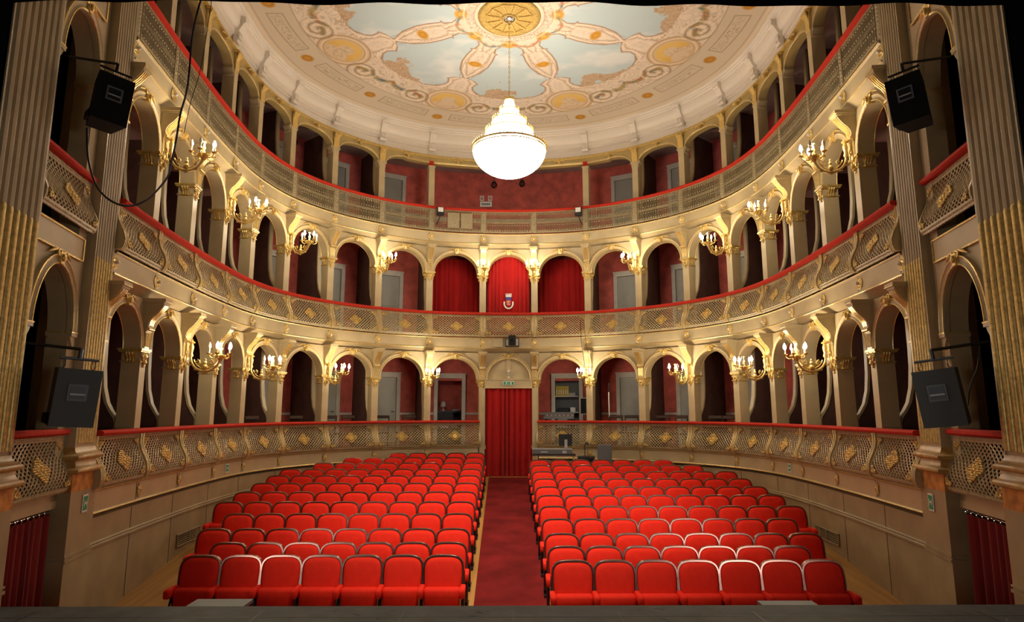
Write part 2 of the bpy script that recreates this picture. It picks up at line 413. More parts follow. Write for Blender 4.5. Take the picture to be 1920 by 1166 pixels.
# upper tier iron railing
def railing(w, sag, h):
    mb = MB(); rb = MB(); hw = w/2
    S = lambda x: sag*(1-(x/hw)**2)
    n = int(round(w/.036)); n += n % 2; dx = w/n
    for i in range(n):
        x = -hw+(i+.5)*dx; y = S(x)
        mb.box(x-.005, x+.005, y-.005, y+.005, .0, h)
    for z0, z1 in ((0, .035), (h-.03, h)):
        for i in range(8):
            x0 = -hw+i*w/8; x1 = x0+w/8
            mb.add([(x0, S(x0)-.012, z0), (x1, S(x1)-.012, z0), (x1, S(x1)+.012, z0), (x0, S(x0)+.012, z0), (x0, S(x0)-.012, z1), (x1, S(x1)-.012, z1), (x1, S(x1)+.012, z1), (x0, S(x0)+.012, z1)], [(0,3,2,1),(4,5,6,7),(0,1,5,4),(1,2,6,5),(2,3,7,6),(3,0,4,7)])
    rb.tube([(x, S(x)-.008, h*.5) for x in np.linspace(-hw+.01, hw-.01, 9)], .006, 4)
    for z in (.06, h-.06): rb.tube([(x, S(x)-.006, z) for x in np.linspace(-hw+.01, hw-.01, 9)], .005, 4)
    for i in range(0, n):                               # ring band and small plates
        x = -hw+(i+.5)*dx; y = S(x)-.008
        rb.tube([(x+.022*math.cos(q*PI/4), y, h*.5+.036*math.sin(q*PI/4)) for q in range(8)], .006, 4, closed=True)
        if i % 2 == 0:
            for z in (.085, h-.085, h*.5-.085, h*.5+.085):
                rb.ell((x+dx/2, y, z), (.024, .008, .014), 0, 6, 4)
            for z in (.06, h-.06): rb.tube([(x+dx/2+.017*math.cos(q*PI/3), y, z+.017*math.sin(q*PI/3)) for q in range(6)], .006, 4, closed=True)
    return mb, rb
rc = {}
RH = .63
rp = MB(); rp.box(-.08, .08, -.014, .014, 0, RH)
for x in (-.066, .066): rp.tube([(x, -.016, 0), (x, -.016, RH)], .009, 5)
for k in range(9): rp.ell((0, -.016, .06+k*.063), (.03, .01, .024), 0, 6, 4)
RPOST = rp.mesh('railing_post', M['iron'])
for j in range(19):
    c, a, w = bay(j, .0); m_, a2 = pn(j+.5); sag = float(np.dot(m_-c, (-math.sin(a), math.cos(a))))
    key = (round(w-.16, 2), round(sag, 2))
    if key not in rc: x, y = railing(*key, RH); rc[key] = (x.mesh('bars', M['iron'], 0), y.mesh('rings', M['iron'], 40))
    b = bayname(j); where = 'centre bay' if b is None else '%s bay to the %s of the centre' % (ORD[b[0]], b[1])
    thing('iron_railing', 'openwork iron railing of the upper tier, %s' % where, 'railing', (c[0], c[1], 5.10), a, 'iron railing of the upper tier', [('bars', rc[key][0]), ('ring_band', rc[key][1])])
for i in range(NP):
    p, a = pn(i); k, sd = kside(i)
    tag(link('railing_post', RPOST, None, (p[0], p[1], 5.10), a), 'flat post of the upper tier railing, %s to the %s of centre' % (ORD[k+1], sd), 'post', 'posts of the upper tier railing')

# ------------------------------------------------------------------ medallions on the bands
def medallion(leaf):
    g = MB(); kb = MB()
    if leaf:
        for k in range(6):
            a = PI/2+k*PI/3; g.ell((.03*math.cos(a), -.012, .04*math.sin(a)), (.022, .018, .028), 0, 7, 5)
        g.ell((0, -.02, 0), (.022, .022, .03)); g.ell((0, -.012, .075), (.014, .012, .022)); g.ell((0, -.012, -.08), (.012, .012, .03))
        for s_ in (-1, 1): g.ell((s_*.04, -.01, .05), (.014, .012, .014)); g.ell((s_*.034, -.01, -.055), (.014, .012, .014))
        kb.ell((0, -.036, .004), (.012, .010, .012), 0, 6, 5)
    else:
        g.lathe([(.012, 0), (.088, 0), (.092, .008), (.075, .018), (.062, .012), (.045, .014), (.034, .022), (.012, .024)], seg=18)
        g.v = [(x, -z, y) for x, y, z in g.v]
        for k in range(10):
            a = k*PI/5; g.ell((.066*math.cos(a), -.012, .066*math.sin(a)), (.016, .012, .016), 0, 6, 4)
        kb.ell((0, -.042, 0), (.027, .03, .027), 0, 10, 8)
    return g.mesh('med', M['gilt'], 60), kb.mesh('knob', M['giltdark'] if leaf else M['knob'], 60)
MED = {True: medallion(True), False: medallion(False)}
for t in range(3):
    for i in range(NP):
        if t == 0 and i in (9, 10): continue
        p, a = pn(i, -.002); k, sd = kside(i)
        lab = ('gilt leaf boss below the ground tier lattice, %s to the %s of the door' % (ORD[k], sd)) if t == 0 else \
              ('rosette with white knob below the %s tier, %s to the %s of centre' % (TIERN[t], ORD[k+1], sd))
        thing('boss' if t == 0 else 'rosette_lamp', lab, 'rosette', (p[0], p[1], -1.085+3*t), a, 'rosettes on the band below the %s tier' % TIERN[t],
              [('leaves', MED[t == 0][0]), ('knob', MED[t == 0][1])])

# ------------------------------------------------------------------ columns, arches
CB = -1.0                                              # box floor; local z of a column starts here
def zl(z): return z-CB
def column_meshes():
    sh = MB(); sh.box(-.09, .09, -.13, .13, 0, zl(1.66))
    sh.box(-.11, .11, -.15, .15, 0, .1)
    cap = MB()
    cap.box(-.155, .155, -.17, .17, zl(.885), zl(.915)); cap.box(-.14, .14, -.155, .155, zl(.862), zl(.885)); cap.box(-.105, .105, -.145, .145, zl(.715), zl(.735))
    for s_ in (-1, 1):                                 # side corbels
        poly = [(s_*.09, zl(.70)), (s_*.115, zl(.715)), (s_*.10, zl(.74)), (s_*.105, zl(.78)), (s_*.13, zl(.81)), (s_*.15, zl(.835)), (s_*.15, zl(.862)), (s_*.09, zl(.862))]
        cap.extr(poly, -.065, .065, 'y')
        for y in (-.04, 0, .04): cap.tube([(p[0]+s_*.006, y, p[1]) for p in poly[1:7]], .012, 5)
    lf = MB()
    lf.ell((0, -.15, zl(.80)), (.05, .035, .055)); lf.ell((0, -.15, zl(.725)), (.032, .03, .045)); lf.ell((0, -.14, zl(.67)), (.022, .016, .03))
    for s_ in (-1, 1):
        lf.tube(curl(s_*.075, zl(.83), .04, 1.2, PI/2, s_, -.15), .012, 5); lf.ell((s_*.045, -.145, zl(.76)), (.02, .02, .04))
    con = MB()
    # scroll console: profile in (y, z)
    prof = [(-.13, 1.60), (-.385, 1.60), (-.385, 1.56), (-.36, 1.52), (-.30, 1.44), (-.235, 1.38), (-.20, 1.32), (-.19, 1.26), (-.205, 1.22), (-.19, 1.185), (-.13, 1.18)]
    con.extr([(y, zl(z)) for y, z in prof], -.085, .085, 'x')
    con.box(-.115, .115, -.42, -.1, zl(1.60), zl(1.655)); con.box(-.10, .10, -.40, -.1, zl(1.575), zl(1.60))
    con.box(-.075, .075, -.165, -.1, zl(.915), zl(1.18))
    fl = MB()
    for x in (-.056, -.019, .019, .056):
        fl.tube([(x, y-.003, zl(z)) for y, z in prof[2:8]], .0125, 5)
        fl.tube([(x*.93, -.167, zl(.95)), (x*.93, -.167, zl(1.15))], .011, 5)
    fl.tube([(-.088, -.20, zl(1.205)), (.088, -.20, zl(1.205))], .022, 8); fl.tube([(-.08, -.172, zl(1.175)), (.08, -.172, zl(1.175))], .010, 6)
    fl.tube([(-.118, -.421, zl(1.612)), (.118, -.421, zl(1.612))], .008, 5)
    return sh.mesh('shaft', M['cream'], 30), cap.mesh('capital', M['giltdark'], 30), lf.mesh('leaf', M['gilt'], 60), con.mesh('console', M['cream'], 30), fl.mesh('flutes', M['gilt'], 60)
CM = column_meshes()
up = MB(); up.box(-.085, .085, -.12, .12, 0, 2.36)
UPS = up.mesh('shaft', M['cream'], 30)
uc = MB()
for s_ in (-1, 1):
    poly = [(s_*.085, 1.74), (s_*.11, 1.76), (s_*.10, 1.80), (s_*.12, 1.85), (s_*.15, 1.88), (s_*.15, 1.91), (s_*.085, 1.91)]
    uc.extr(poly, -.10, .10, 'y')
UPC = uc.mesh('bracket', M['cream'], 30)
uf = MB()
for q in range(4):
    x = (q-1.5)*.042
    uf.tube([(x*.6, -.128, 2.12), (x*.8, -.15, 2.18), (x*1.25, -.19, 2.26)], [.012, .02, .024], 6)
uf.box(-.12, .12, -.2, -.1, 2.27, 2.30); uf.box(-.085, .085, -.135, -.1, 1.90, 2.27)
UPF = uf.mesh('fan', M['gilt'], 60)
UPS2 = MB().box(-.085, .085, -.12, .12, 0, 2.0).box(-.1, .1, -.135, .135, 2.0, 2.05).mesh('shaft', M['cream'], 30)
UPT = MB().box(-.075, .05, -.1, .1, 2.05, 2.2).mesh('block', M['rail'], 30)
for t in range(3):
    for i in range(NP):
        k, sd = kside(i)
        p, a = PP[i], pn(i)[1]
        if t < 2:
            lab = 'cream pillar with gilt capital on the %s tier, %s to the %s of centre' % (TIERN[t], ORD[k+1], sd)
            thing('pillar', lab, 'pillar', (p[0], p[1], CB+3*t), a, 'pillars of the %s tier' % TIERN[t], [('shaft', CM[0]), ('capital', CM[1], [('leaf_ornament', CM[2])]), ('console', CM[3], [('flutes', CM[4])])], kind='thing')
        else:
            if k == 0: continue
            lab = 'slim cream pillar of the upper tier, %s %s of the wide opening' % (ORD[k], sd)
            parts = [('shaft', UPS2), ('red_block', UPT)] if k == 1 else [('shaft', UPS), ('bracket', UPC), ('fan_ornament', UPF)]
            thing('pillar', lab, 'pillar', (p[0], p[1], 5.0), a, 'pillars of the upper tier', parts, kind='thing')

def slab_from_profile(pts, top, y0, y1):
    """wall above an opening: pts left to right in (x, z)"""
    mb = MB(); n = len(pts)
    vs = []
    for y in (y0, y1):
        vs += [(x, y, z) for x, z in pts]+[(x, y, top) for x, z in pts]
    fs = []
    for i in range(n-1):
        fs.append((i, i+1, n+i+1, n+i)); fs.append((2*n+i, 3*n+i, 3*n+i+1, 2*n+i+1))
        fs.append((i, 2*n+i, 2*n+i+1, i+1)); fs.append((n+i, n+i+1, 3*n+i+1, 3*n+i))
    fs.append((0, n, 3*n, 2*n)); fs.append((n-1, 2*n+n-1, 3*n+n-1, n+n-1))
    return mb.add(vs, fs)
def keystone(z, sc=1.):
    g = MB()
    g.extr([(-.035*sc, z-.04*sc), (.035*sc, z-.04*sc), (.055*sc, z+.10*sc), (-.055*sc, z+.10*sc)], -.175, -.11, 'y')
    g.ell((0, -.185, z+.035*sc), (.03*sc, .02, .045*sc))
    for s_ in (-1, 1):
        g.tube(curl(s_*.065*sc, z+.085*sc, .04*sc, 1.25, -PI/2, s_, -.165), .011*sc, 5)
        g.tube([(s_*.06*sc, -.15, z+.11*sc), (s_*.13*sc, -.15, z+.105*sc), (s_*.2*sc, -.145, z+.075*sc), (s_*.25*sc, -.14, z+.05*sc)], [.015, .02, .015, .006], 6)
    return g
ac = {}
def arch_meshes(w, b=.575, a_in=None, top=.74, y0=-.10, y1=.10, ring=.085, feather=True):
    key = (round(w, 2), b, a_in, top, y1)
    if key in ac: return ac[key]
    w = key[0]; a = a_in or w/2-.15; N = 28
    pts = [(-w/2, 0), (-a, 0)]+[(-a*math.cos(PI*i/N), b*math.sin(PI*i/N)) for i in range(1, N)]+[(a, 0), (w/2, 0)]
    sp = slab_from_profile(pts, top, y0, y1).mesh('spandrel', M['cream'], 30)
    ao = MB(); rings = []
    for i in range(N+1):
        c, s_ = -math.cos(PI*i/N), math.sin(PI*i/N)
        rings.append([((a+d)*c, y, (b+d)*s_) for d, y in ((0, -.10), (0, -.135), (.012, -.145), (.03, -.132), (ring-.03, -.135), (ring-.012, -.15), (ring, -.135), (ring, -.10))])
    ao.rings(rings, closed=True)
    gb = MB()
    for d in (.006, ring-.006):
        gb.tube([(-(a+d)*math.cos(PI*i/N), -.146, (b+d)*math.sin(PI*i/N)) for i in range(N+1)], .0085, 5)
    gb.tube([(-a*math.cos(PI*i/N), y1-.004, b*math.sin(PI*i/N)) for i in range(N+1)], .008, 5)
    ks = keystone(b+.02)
    ac[key] = (sp, ao.mesh('archivolt', M['cream'], 30), gb.mesh('gilt_line', M['gilt'], 60), ks.mesh('keystone', M['gilt'], 60))
    return ac[key]
for t in (0, 1):
    for j in range(19):
        c, a, w = bay(j, SET); m = arch_meshes(w)
        b = bayname(j); where = 'centre bay' if b is None else '%s bay to the %s of centre' % (ORD[b[0]], b[1])
        thing('arch', 'round arch with gilt keystone, %s tier, %s' % (TIERN[t], where), 'arch', (c[0], c[1], .905+3*t), a, 'arches of the %s tier' % TIERN[t],
              [('spandrel', m[0]), ('archivolt', m[1], [('gilt_line', m[2])]), ('keystone', m[3])])
# upper tier: depressed arches and a flat beam over the wide centre
def upper_arch(w, left, right):
    key = ('u', round(w, 2), left, right)
    if key in ac: return ac[key]
    w = key[1]; a = w/2-.09; N = 26; pts = []
    for i in range(N+1):
        x = -a+2*a*i/N
        e = max(0., 1-abs(x/a)**2.6)**.5
        hi = .36
        f = (hi*e if (left if x < 0 else right) else hi-.03)
        pts.append((x, f))
    body = [(-w/2, pts[0][1])]+pts+[(w/2, pts[-1][1])]
    sp = slab_from_profile(body, .56, -.08, .10).mesh('spandrel', M['ochregold'], 30)
    gb = MB()
    for d in (.010, .045): gb.tube([(x*(1 if abs(x) < a*.9 else 1), -.088, z+d) for x, z in pts], .010, 5)
    g2 = MB(); g2.tube([(x, -.082, z+.028) for x, z in pts], .022, 6)
    ac[key] = (sp, g2.mesh('moulding', M['cream'], 60), gb.mesh('gilt', M['gilt'], 60), keystone(.40, .6).mesh('key', M['gilt'], 60))
    return ac[key]
for j in range(19):
    c, a, w = bay(j, SET)
    left, right = j <= 7 or j >= 12, j <= 6 or j >= 11
    m = upper_arch(w, left, right)
    b = bayname(j); where = 'centre bay' if b is None else '%s bay to the %s of centre' % (ORD[b[0]], b[1])
    nm = 'beam' if 8 <= j <= 10 else 'arch'
    thing(nm, 'cream and gilt %s under the white cornice, %s' % ('flat beam' if nm == 'beam' else 'low arch', where), nm, (c[0], c[1], 6.80), a, 'arches of the upper tier',
          [('spandrel', m[0]), ('moulding', m[1], [('gilt_line', m[2])]), ('keystone', m[3])], kind='thing')
mb = MB(); sweep(mb, [(.24, 7.30), (.08, 7.30), (.07, 7.335), (.09, 7.345), (.09, 7.37), (.24, 7.38)], closed=True)
bead(mb, .075, 7.315, .012)
struct('trim_5', mb.mesh('trim5', M['giltdark'], 40), 'gilt moulding between the upper tier arches and the white cornice', 'moulding')

# white cornice with scroll brackets
mb = MB()
cov = [(.16-.11*math.sin(q), 7.80+.2*(1-math.cos(q))) for q in np.linspace(0, PI/2, 7)]
sweep(mb, [(.30, 7.36), (.24, 7.38), (.24, 7.60), (.20, 7.62), (.20, 7.66), (.16, 7.68), (.16, 7.80)]+cov[1:]+[(.05, 8.06), (.02, 8.075), (.02, 8.11), (-.01, 8.13), (-.01, 8.17), (-.04, 8.19), (-.04, 8.245), (.3, 8.25)], 0, 19)
struct('trim_6', mb.mesh('cornice', M['white'], 40), 'white moulded cornice round the painted ceiling', 'cornice')
bk = MB()
prof = [(.22, 7.52), (.17, 7.53), (.13, 7.58), (.15, 7.66), (.10, 7.78), (.03, 7.90), (.0, 7.98), (-.02, 8.06), (.2, 8.06)]
prof = [(y-.04, z) for y, z in prof[:-1]]+[(.2, 8.06)]
bk.extr([(y, z-7.5) for y, z in prof], -.085, .085, 'x')
bk.tube([(-.095, .12, .06), (.095, .12, .06)], .05, 10); bk.tube([(-.095, -.01, .46), (.095, -.01, .46)], .055, 10)
BKL = MB()
for s_ in (-1, 0, 1): BKL.ell((s_*.05, .075, .17), (.03, .03, .08), 0, 6, 5)
BKL = BKL.mesh('leaf', M['white'], 60); BKM = bk.mesh('scroll', M['white'], 40)
for i in range(NP):
    k, sd = kside(i)
    if k == 0: continue
    p, a = pn(i)
    thing('cornice_bracket', 'white scroll bracket on the cornice, %s to the %s of the chandelier' % (ORD[k], sd), 'bracket', (p[0], p[1], 7.5), a, 'white scroll brackets of the cornice', [('scroll', BKM), ('leaf', BKL)])

# ------------------------------------------------------------------ painted ceiling
CX, CYc = 0., 12.3
def ceiling():
    dense = np.array([pn(u, 0.0)[0] for u in np.linspace(0, 19, 600)])
    dense = np.vstack([[-5.0, 7.0], dense, [5.0, 7.0]])
    ang = np.arctan2(dense[:, 0]-CX, dense[:, 1]-CYc); rad = np.hypot(dense[:, 0]-CX, dense[:, 1]-CYc)
    o = np.argsort(ang); ang, rad = ang[o], rad[o]
    ph = np.concatenate([np.linspace(-PI, -1.95, 70, endpoint=False), np.linspace(-1.95, 1.95, 1000, endpoint=False), np.linspace(1.95, PI, 70, endpoint=False)])
    front = np.abs(ph) > np.abs(ang).max()
    R = np.interp(ph, ang, rad)
    R = np.where(np.abs(ph) > 2.2, np.minimum(R if False else np.where(front, 99, R), 5.25/np.maximum(.05, -np.cos(ph))), R)
    nr = 250; rr = np.linspace(.3, 1., nr)**.9; rr = (rr-rr[0])/(1-rr[0])
    r = .55+(R[:, None]-.55)*rr[None, :]
    PH = np.repeat(ph[:, None], nr, 1)
    X = CX+r*np.sin(PH); Y = CYc+r*np.cos(PH)
    na = len(ph)
    v = np.stack([X, Y, np.full_like(X, 8.24)], -1).reshape(-1, 3)
    idx = np.arange(na*nr).reshape(na, nr); nx = np.roll(idx, -1, 0)
    f = np.stack([idx[:, :-1], idx[:, 1:], nx[:, 1:], nx[:, :-1]], -1).reshape(-1, 4)
    # ---- the painting, as a function of plan position
    def noise(x, y, s, seed):
        g = np.random.default_rng(seed).random((64, 64)); out = 0; amp = 1; tot = 0
        for o_ in range(4):
            a, b = x*s*2**o_, y*s*2**o_; i, j = np.floor(a).astype(int), np.floor(b).astype(int); fa, fb = a-i, b-j
            fa = fa*fa*(3-2*fa); fb = fb*fb*(3-2*fb)
            G = lambda p, q: g[p % 64, q % 64]
            out = out+amp*((G(i, j)*(1-fa)+G(i+1, j)*fa)*(1-fb)+(G(i, j+1)*(1-fa)+G(i+1, j+1)*fa)*fb); tot += amp; amp *= .55
        return out/tot
    deg = np.degrees(PH); sg = np.sign(deg); ad = np.abs(deg)
    w = sg*np.where(ad < 95, ad*45/47.5, 90+(ad-95)*90/85.)
    sec = np.round(w/45.); a = np.radians(w-sec*45.)            # panels centred on the sectors
    wq = w-22.5; secq = np.round(wq/45.); aq = np.radians(wq-secq*45.)   # ribs between them
    # scale to the drawn radius
    Rn = r
    xl = Rn*np.sin(a); yl = Rn*np.cos(a); xq = Rn*np.sin(aq); yq = Rn*np.cos(aq)
    col = np.empty(r.shape+(3,)); base = np.array(lin((.90, .845, .775)))
    col[:] = base
    n1 = noise(X+20, Y, 1.2, 1); col *= (1+.14*(n1-.5))[..., None]
    def mix(mask, c, k=1.):
        m = np.clip(mask, 0, 1)[..., None]*k; c = np.array(lin(c)); col[:] = col*(1-m)+c*m
    ss = lambda e0, e1, x: np.clip((x-e0)/(e1-e0), 0, 1)
    line = lambda d, wd: np.clip(1.3-np.abs(d)/wd, 0, 1)
    # curly scrollwork in the field
    nz = noise(X+40, Y+9, 2.4, 5); sw = np.sin(34*nz+9*np.sin(6*noise(X, Y, 1.1, 8)*3))
    field = ss(3.3, 3.6, Rn)*(1-ss(4.45, 4.5, Rn))
    mix(np.clip(sw*2-1.0, 0, 1)*field, (.66, .55, .40), .55); mix(np.clip(-sw*2-1.2, 0, 1)*field, (.95, .88, .78), .5)
    arm = ss(1.0, 1.2, Rn)*(1-ss(3.2, 3.4, Rn)); mix(np.clip(np.sin(50*noise(X, Y+30, 2., 9))*2-1.2, 0, 1)*arm, (.76, .64, .50), .5)
    # sky cartouches
    rk = [1.08, 1.14, 1.25, 1.42, 1.47, 1.50, 1.75, 2.05, 2.4, 2.68, 2.72, 2.78, 2.92, 2.97, 3.1, 3.25, 3.42, 3.52, 3.58]
    wk = [0, .17, .28, .31, .24, .30, .36, .47, .68, .96, .96, .84, .74, .80, .88, .88, .76, .52, .0]
    hwid = np.interp(Rn, rk, wk, left=-1, right=-1); d = np.abs(xl)-hwid
    grad = np.interp(Rn, rk[:-1], np.abs(np.diff(wk)/np.diff(rk))); dd = d/np.sqrt(1+np.minimum(grad, 3)**2)
    dd = np.where(hwid < 0, np.where(Rn < 2, 1.08-Rn, Rn-3.58)+.0+np.abs(xl)*.8, dd)
    inside = dd < 0
    cl = noise(X*1.0+7, Y*1.6, .9, 3)
    sky = np.array(lin((.76, .83, .85)))*(1-ss(.52, .72, cl))[..., None]+np.array(lin((.88, .90, .90)))*ss(.52, .72, cl)[..., None]
    m = np.clip(-dd/.02+.5, 0, 1)[..., None]; col[:] = col*(1-m)+sky*m
    mix(line(dd-.012, .018), (.60, .45, .32), .9); mix(line(dd-.075, .02), (.97, .90, .82), .8); mix(line(dd-.12, .014), (.72, .60, .47), .7); mix(line(dd-.19, .02), (.97, .90, .82), .6)
    dots = (np.sin(Rn*55)*np.sin(np.abs(xl)*55) > .3); mix(line(dd-.098, .02)*dots, (.70, .57, .44), .7)
    # painted clouds with figures at the foot of the sky
    fgn = noise(X*1.7+3, Y*1.7, 2.2, 14); topo = 3.60-1.15*np.clip(fgn-.22, 0, 1)*np.exp(-((xl+.25)/.62)**2)*1.5
    mix(ss(0, .03, Rn-topo)*(dd < .05)*(Rn < 3.75), (.80, .69, .56), .95); mix(np.clip(np.sin(60*fgn)*1.5-.4, 0, 1)*ss(0, .03, Rn-topo)*(dd < .1)*(Rn < 3.8), (.58, .44, .33), .6)
    # garlands under each sky
    gy = 3.98-.30*np.abs(np.cos(xl/1.35*PI))**.7*0-.28*(1-np.abs(np.mod(np.abs(xl)/.62, 1)*2-1)**2)*-1*.6
    gd = Rn-gy; gm = line(gd, .085)*(np.abs(xl) < 1.24); gn = noise(X*3, Y*3, 3.1, 21)
    mix(gm, (.50, .50, .30), .85); mix(gm*(gn > .6), (.74, .42, .30), .9); mix(gm*(gn < .36), (.38, .46, .55), .9); mix(gm*(np.abs(gn-.5) < .03), (.86, .66, .30), .9)
    # portrait medallions between the panels
    pd = np.hypot(xq, (yq-4.02)*1.0)
    mix(1-ss(.60, .64, pd), (.86, .76, .63)); mix(line(pd-.58, .02), (.66, .54, .40), .8); mix(line(pd-.50, .02), (.95, .88, .77), .8); mix(line(pd-.46, .014), (.66, .54, .40), .7)
    mix(1-ss(.40, .43, pd), (.90, .76, .44)); mix((1-ss(.40, .43, pd))*ss(-.1, .35, yq-4.02), (.86, .64, .22), .8)
    bust = np.minimum(np.hypot(xq*1.1, (yq-4.0))-.03, np.hypot(xq*.62, (yq-4.32)*.8)-.05)
    bust = np.where(pd < .41, bust, 9); mix(1-ss(.15, .19, bust), (.87, .79, .68), .95); mix((1-ss(.15, .19, bust))*np.clip(np.sin(26*noise(X, Y, 3.5, 31))*1.5-.6, 0, 1), (.66, .55, .42), .45)
    for dx in (-.85, .85):                                # scroll pairs beside the portraits
        q = np.hypot(xq-dx, yq-4.1); sp = np.sin(q*34+np.arctan2(yq-4.1, (xq-dx)*np.sign(dx)))
        mix(np.clip(sp*1.6-.5, 0, 1)*(1-ss(.36, .42, q)), (.60, .50, .36), .75); mix(np.clip(-sp*1.6-.6, 0, 1)*(1-ss(.36, .42, q)), (.96, .90, .80), .6)
    # outer border with framed strips and gold bosses
    ob = ss(4.5, 4.54, Rn); mix(ob, (.83, .78, .69), .8)
    dr = R[:, None]-r
    mix(line(Rn-4.52, .016), (.55, .45, .33), .6); mix(line(dr-.10, .03), (.92, .84, .73), .8); mix(line(dr-.18, .014), (.62, .52, .38), .6)
    st = np.minimum(np.abs(aq), np.abs(a))*5; fr = np.maximum(np.abs(st-1.05)-.72, np.abs(Rn-4.92)-.17)
    mix(line(fr, .016), (.60, .50, .37), .8)
    mix((fr < -.06)*np.clip(np.sin(90*noise(X, Y, 2.0, 41))*1.5-.6, 0, 1), (.62, .52, .40), .7)
    for q in (np.hypot(xq, yq-5.02), np.hypot(xl, yl-4.95)):
        mix(1-ss(.13, .16, q), (.80, .58, .20)); mix(line(q-.09, .015), (.62, .42, .12), .7)
    q = np.hypot(xq*.8, (yq-2.02)*1.15); mix(1-ss(.12, .145, q), (.84, .62, .22)); mix(line(q-.07, .014), (.68, .46, .14), .6)
    q = np.abs(xq)-(.05+.09*np.sin(np.clip((Rn-1.35)/1.3, 0, 1)*PI)); mix(line(q-.1, .016)*(Rn > 1.35)*(Rn < 2.7), (.72, .60, .47), .6)
    # shells, inner garlands and the ring round the rose
    q = np.hypot(xl, (yl-1.02)*1.25); mix(1-ss(.16, .19, q), (.88, .68, .32)); mix(line(q-.10, .02), (.72, .50, .22), .7)
    g2 = Rn-(1.10-.10*np.cos(np.clip(aq/.39, -1, 1)*PI)*-1*.8); gm = line(g2, .04)*(np.abs(aq) < .33)*(Rn < 1.4)
    mix(gm, (.60, .56, .34), .8); mix(gm*(gn > .58), (.80, .50, .38), .9); mix(gm*(gn < .4), (.42, .52, .62), .9)
    rg = ss(.74, .76, Rn)*(1-ss(.94, .96, Rn)); mix(rg*np.clip(np.sin(70*noise(X, Y, 4, 51))*1.5-.2, 0, 1), (.62, .48, .36), .65); mix(line(Rn-.75, .018), (.70, .58, .44), .8); mix(line(Rn-.96, .02), (.95, .88, .80), .8)
    me = bpy.data.meshes.new('painted_ceiling'); me.from_pydata([], [], [])
    me.vertices.add(len(v)); me.vertices.foreach_set('co', v.ravel())
    me.loops.add(f.size); me.loops.foreach_set('vertex_index', f.ravel().astype(np.int32))
    me.polygons.add(len(f)); me.polygons.foreach_set('loop_start', np.arange(0, f.size, 4, dtype=np.int32))
    me.update(calc_edges=True); me.validate()
    at = me.color_attributes.new('paint', 'FLOAT_COLOR', 'POINT')
    at.data.foreach_set('color', np.concatenate([np.clip(col.reshape(-1, 3), 0, 1), np.ones((len(v), 1))], 1).ravel().astype(np.float32))
    m = mat('ceiling_fresco', (.8, .7, .6), .7); nt = m.node_tree
    an = nt.nodes.new('ShaderNodeVertexColor'); an.layer_name = 'paint'; nt.links.new(an.outputs['Color'], nt.nodes['Principled BSDF'].inputs['Base Color'])
    me.materials.append(m); return me
struct('ceiling', ceiling(), 'painted ceiling with sky cartouches, portraits and garlands', 'ceiling')
rs = MB(); rs.lathe([(.0, -.03), (.10, -.035), (.14, -.06), (.16, -.06), (.18, -.03), (.52, -.035), (.56, -.05), (.62, -.05), (.66, -.025), (.67, 0), (0, 0)], seg=48)
rb = MB()
for k in range(12):
    a = k*PI/6+PI/12; c, s_ = math.cos(a), math.sin(a)
    rb.tube([(c*.2, s_*.2, -.04), (c*.5, s_*.5, -.045)], [.012, .024], 5)
    a0, a1 = a, a+PI/6
    rb.tube([(.5*math.cos(a0+(a1-a0)*q/6)*(1-.08*math.sin(PI*q/6)), .5*math.sin(a0+(a1-a0)*q/6)*(1-.08*math.sin(PI*q/6)), -.042) for q in range(7)], .014, 5)
hub = MB(); hub.lathe([(.0, -.16), (.03, -.16), (.035, -.10), (.09, -.09), (.12, -.06), (.12, -.05), (0, -.05)], seg=20)
thing('ceiling_rose', 'round gilt ceiling rose with ribs that the chandelier chain hangs from', 'ceiling rose', (CX, CYc, 8.235), 0, None,
      [('disc', rs.mesh('disc', M['giltdark'], 40)), ('ribs', rb.mesh('ribs', M['gilt'], 60)), ('hub', hub.mesh('hub', M['chrome'], 40))])

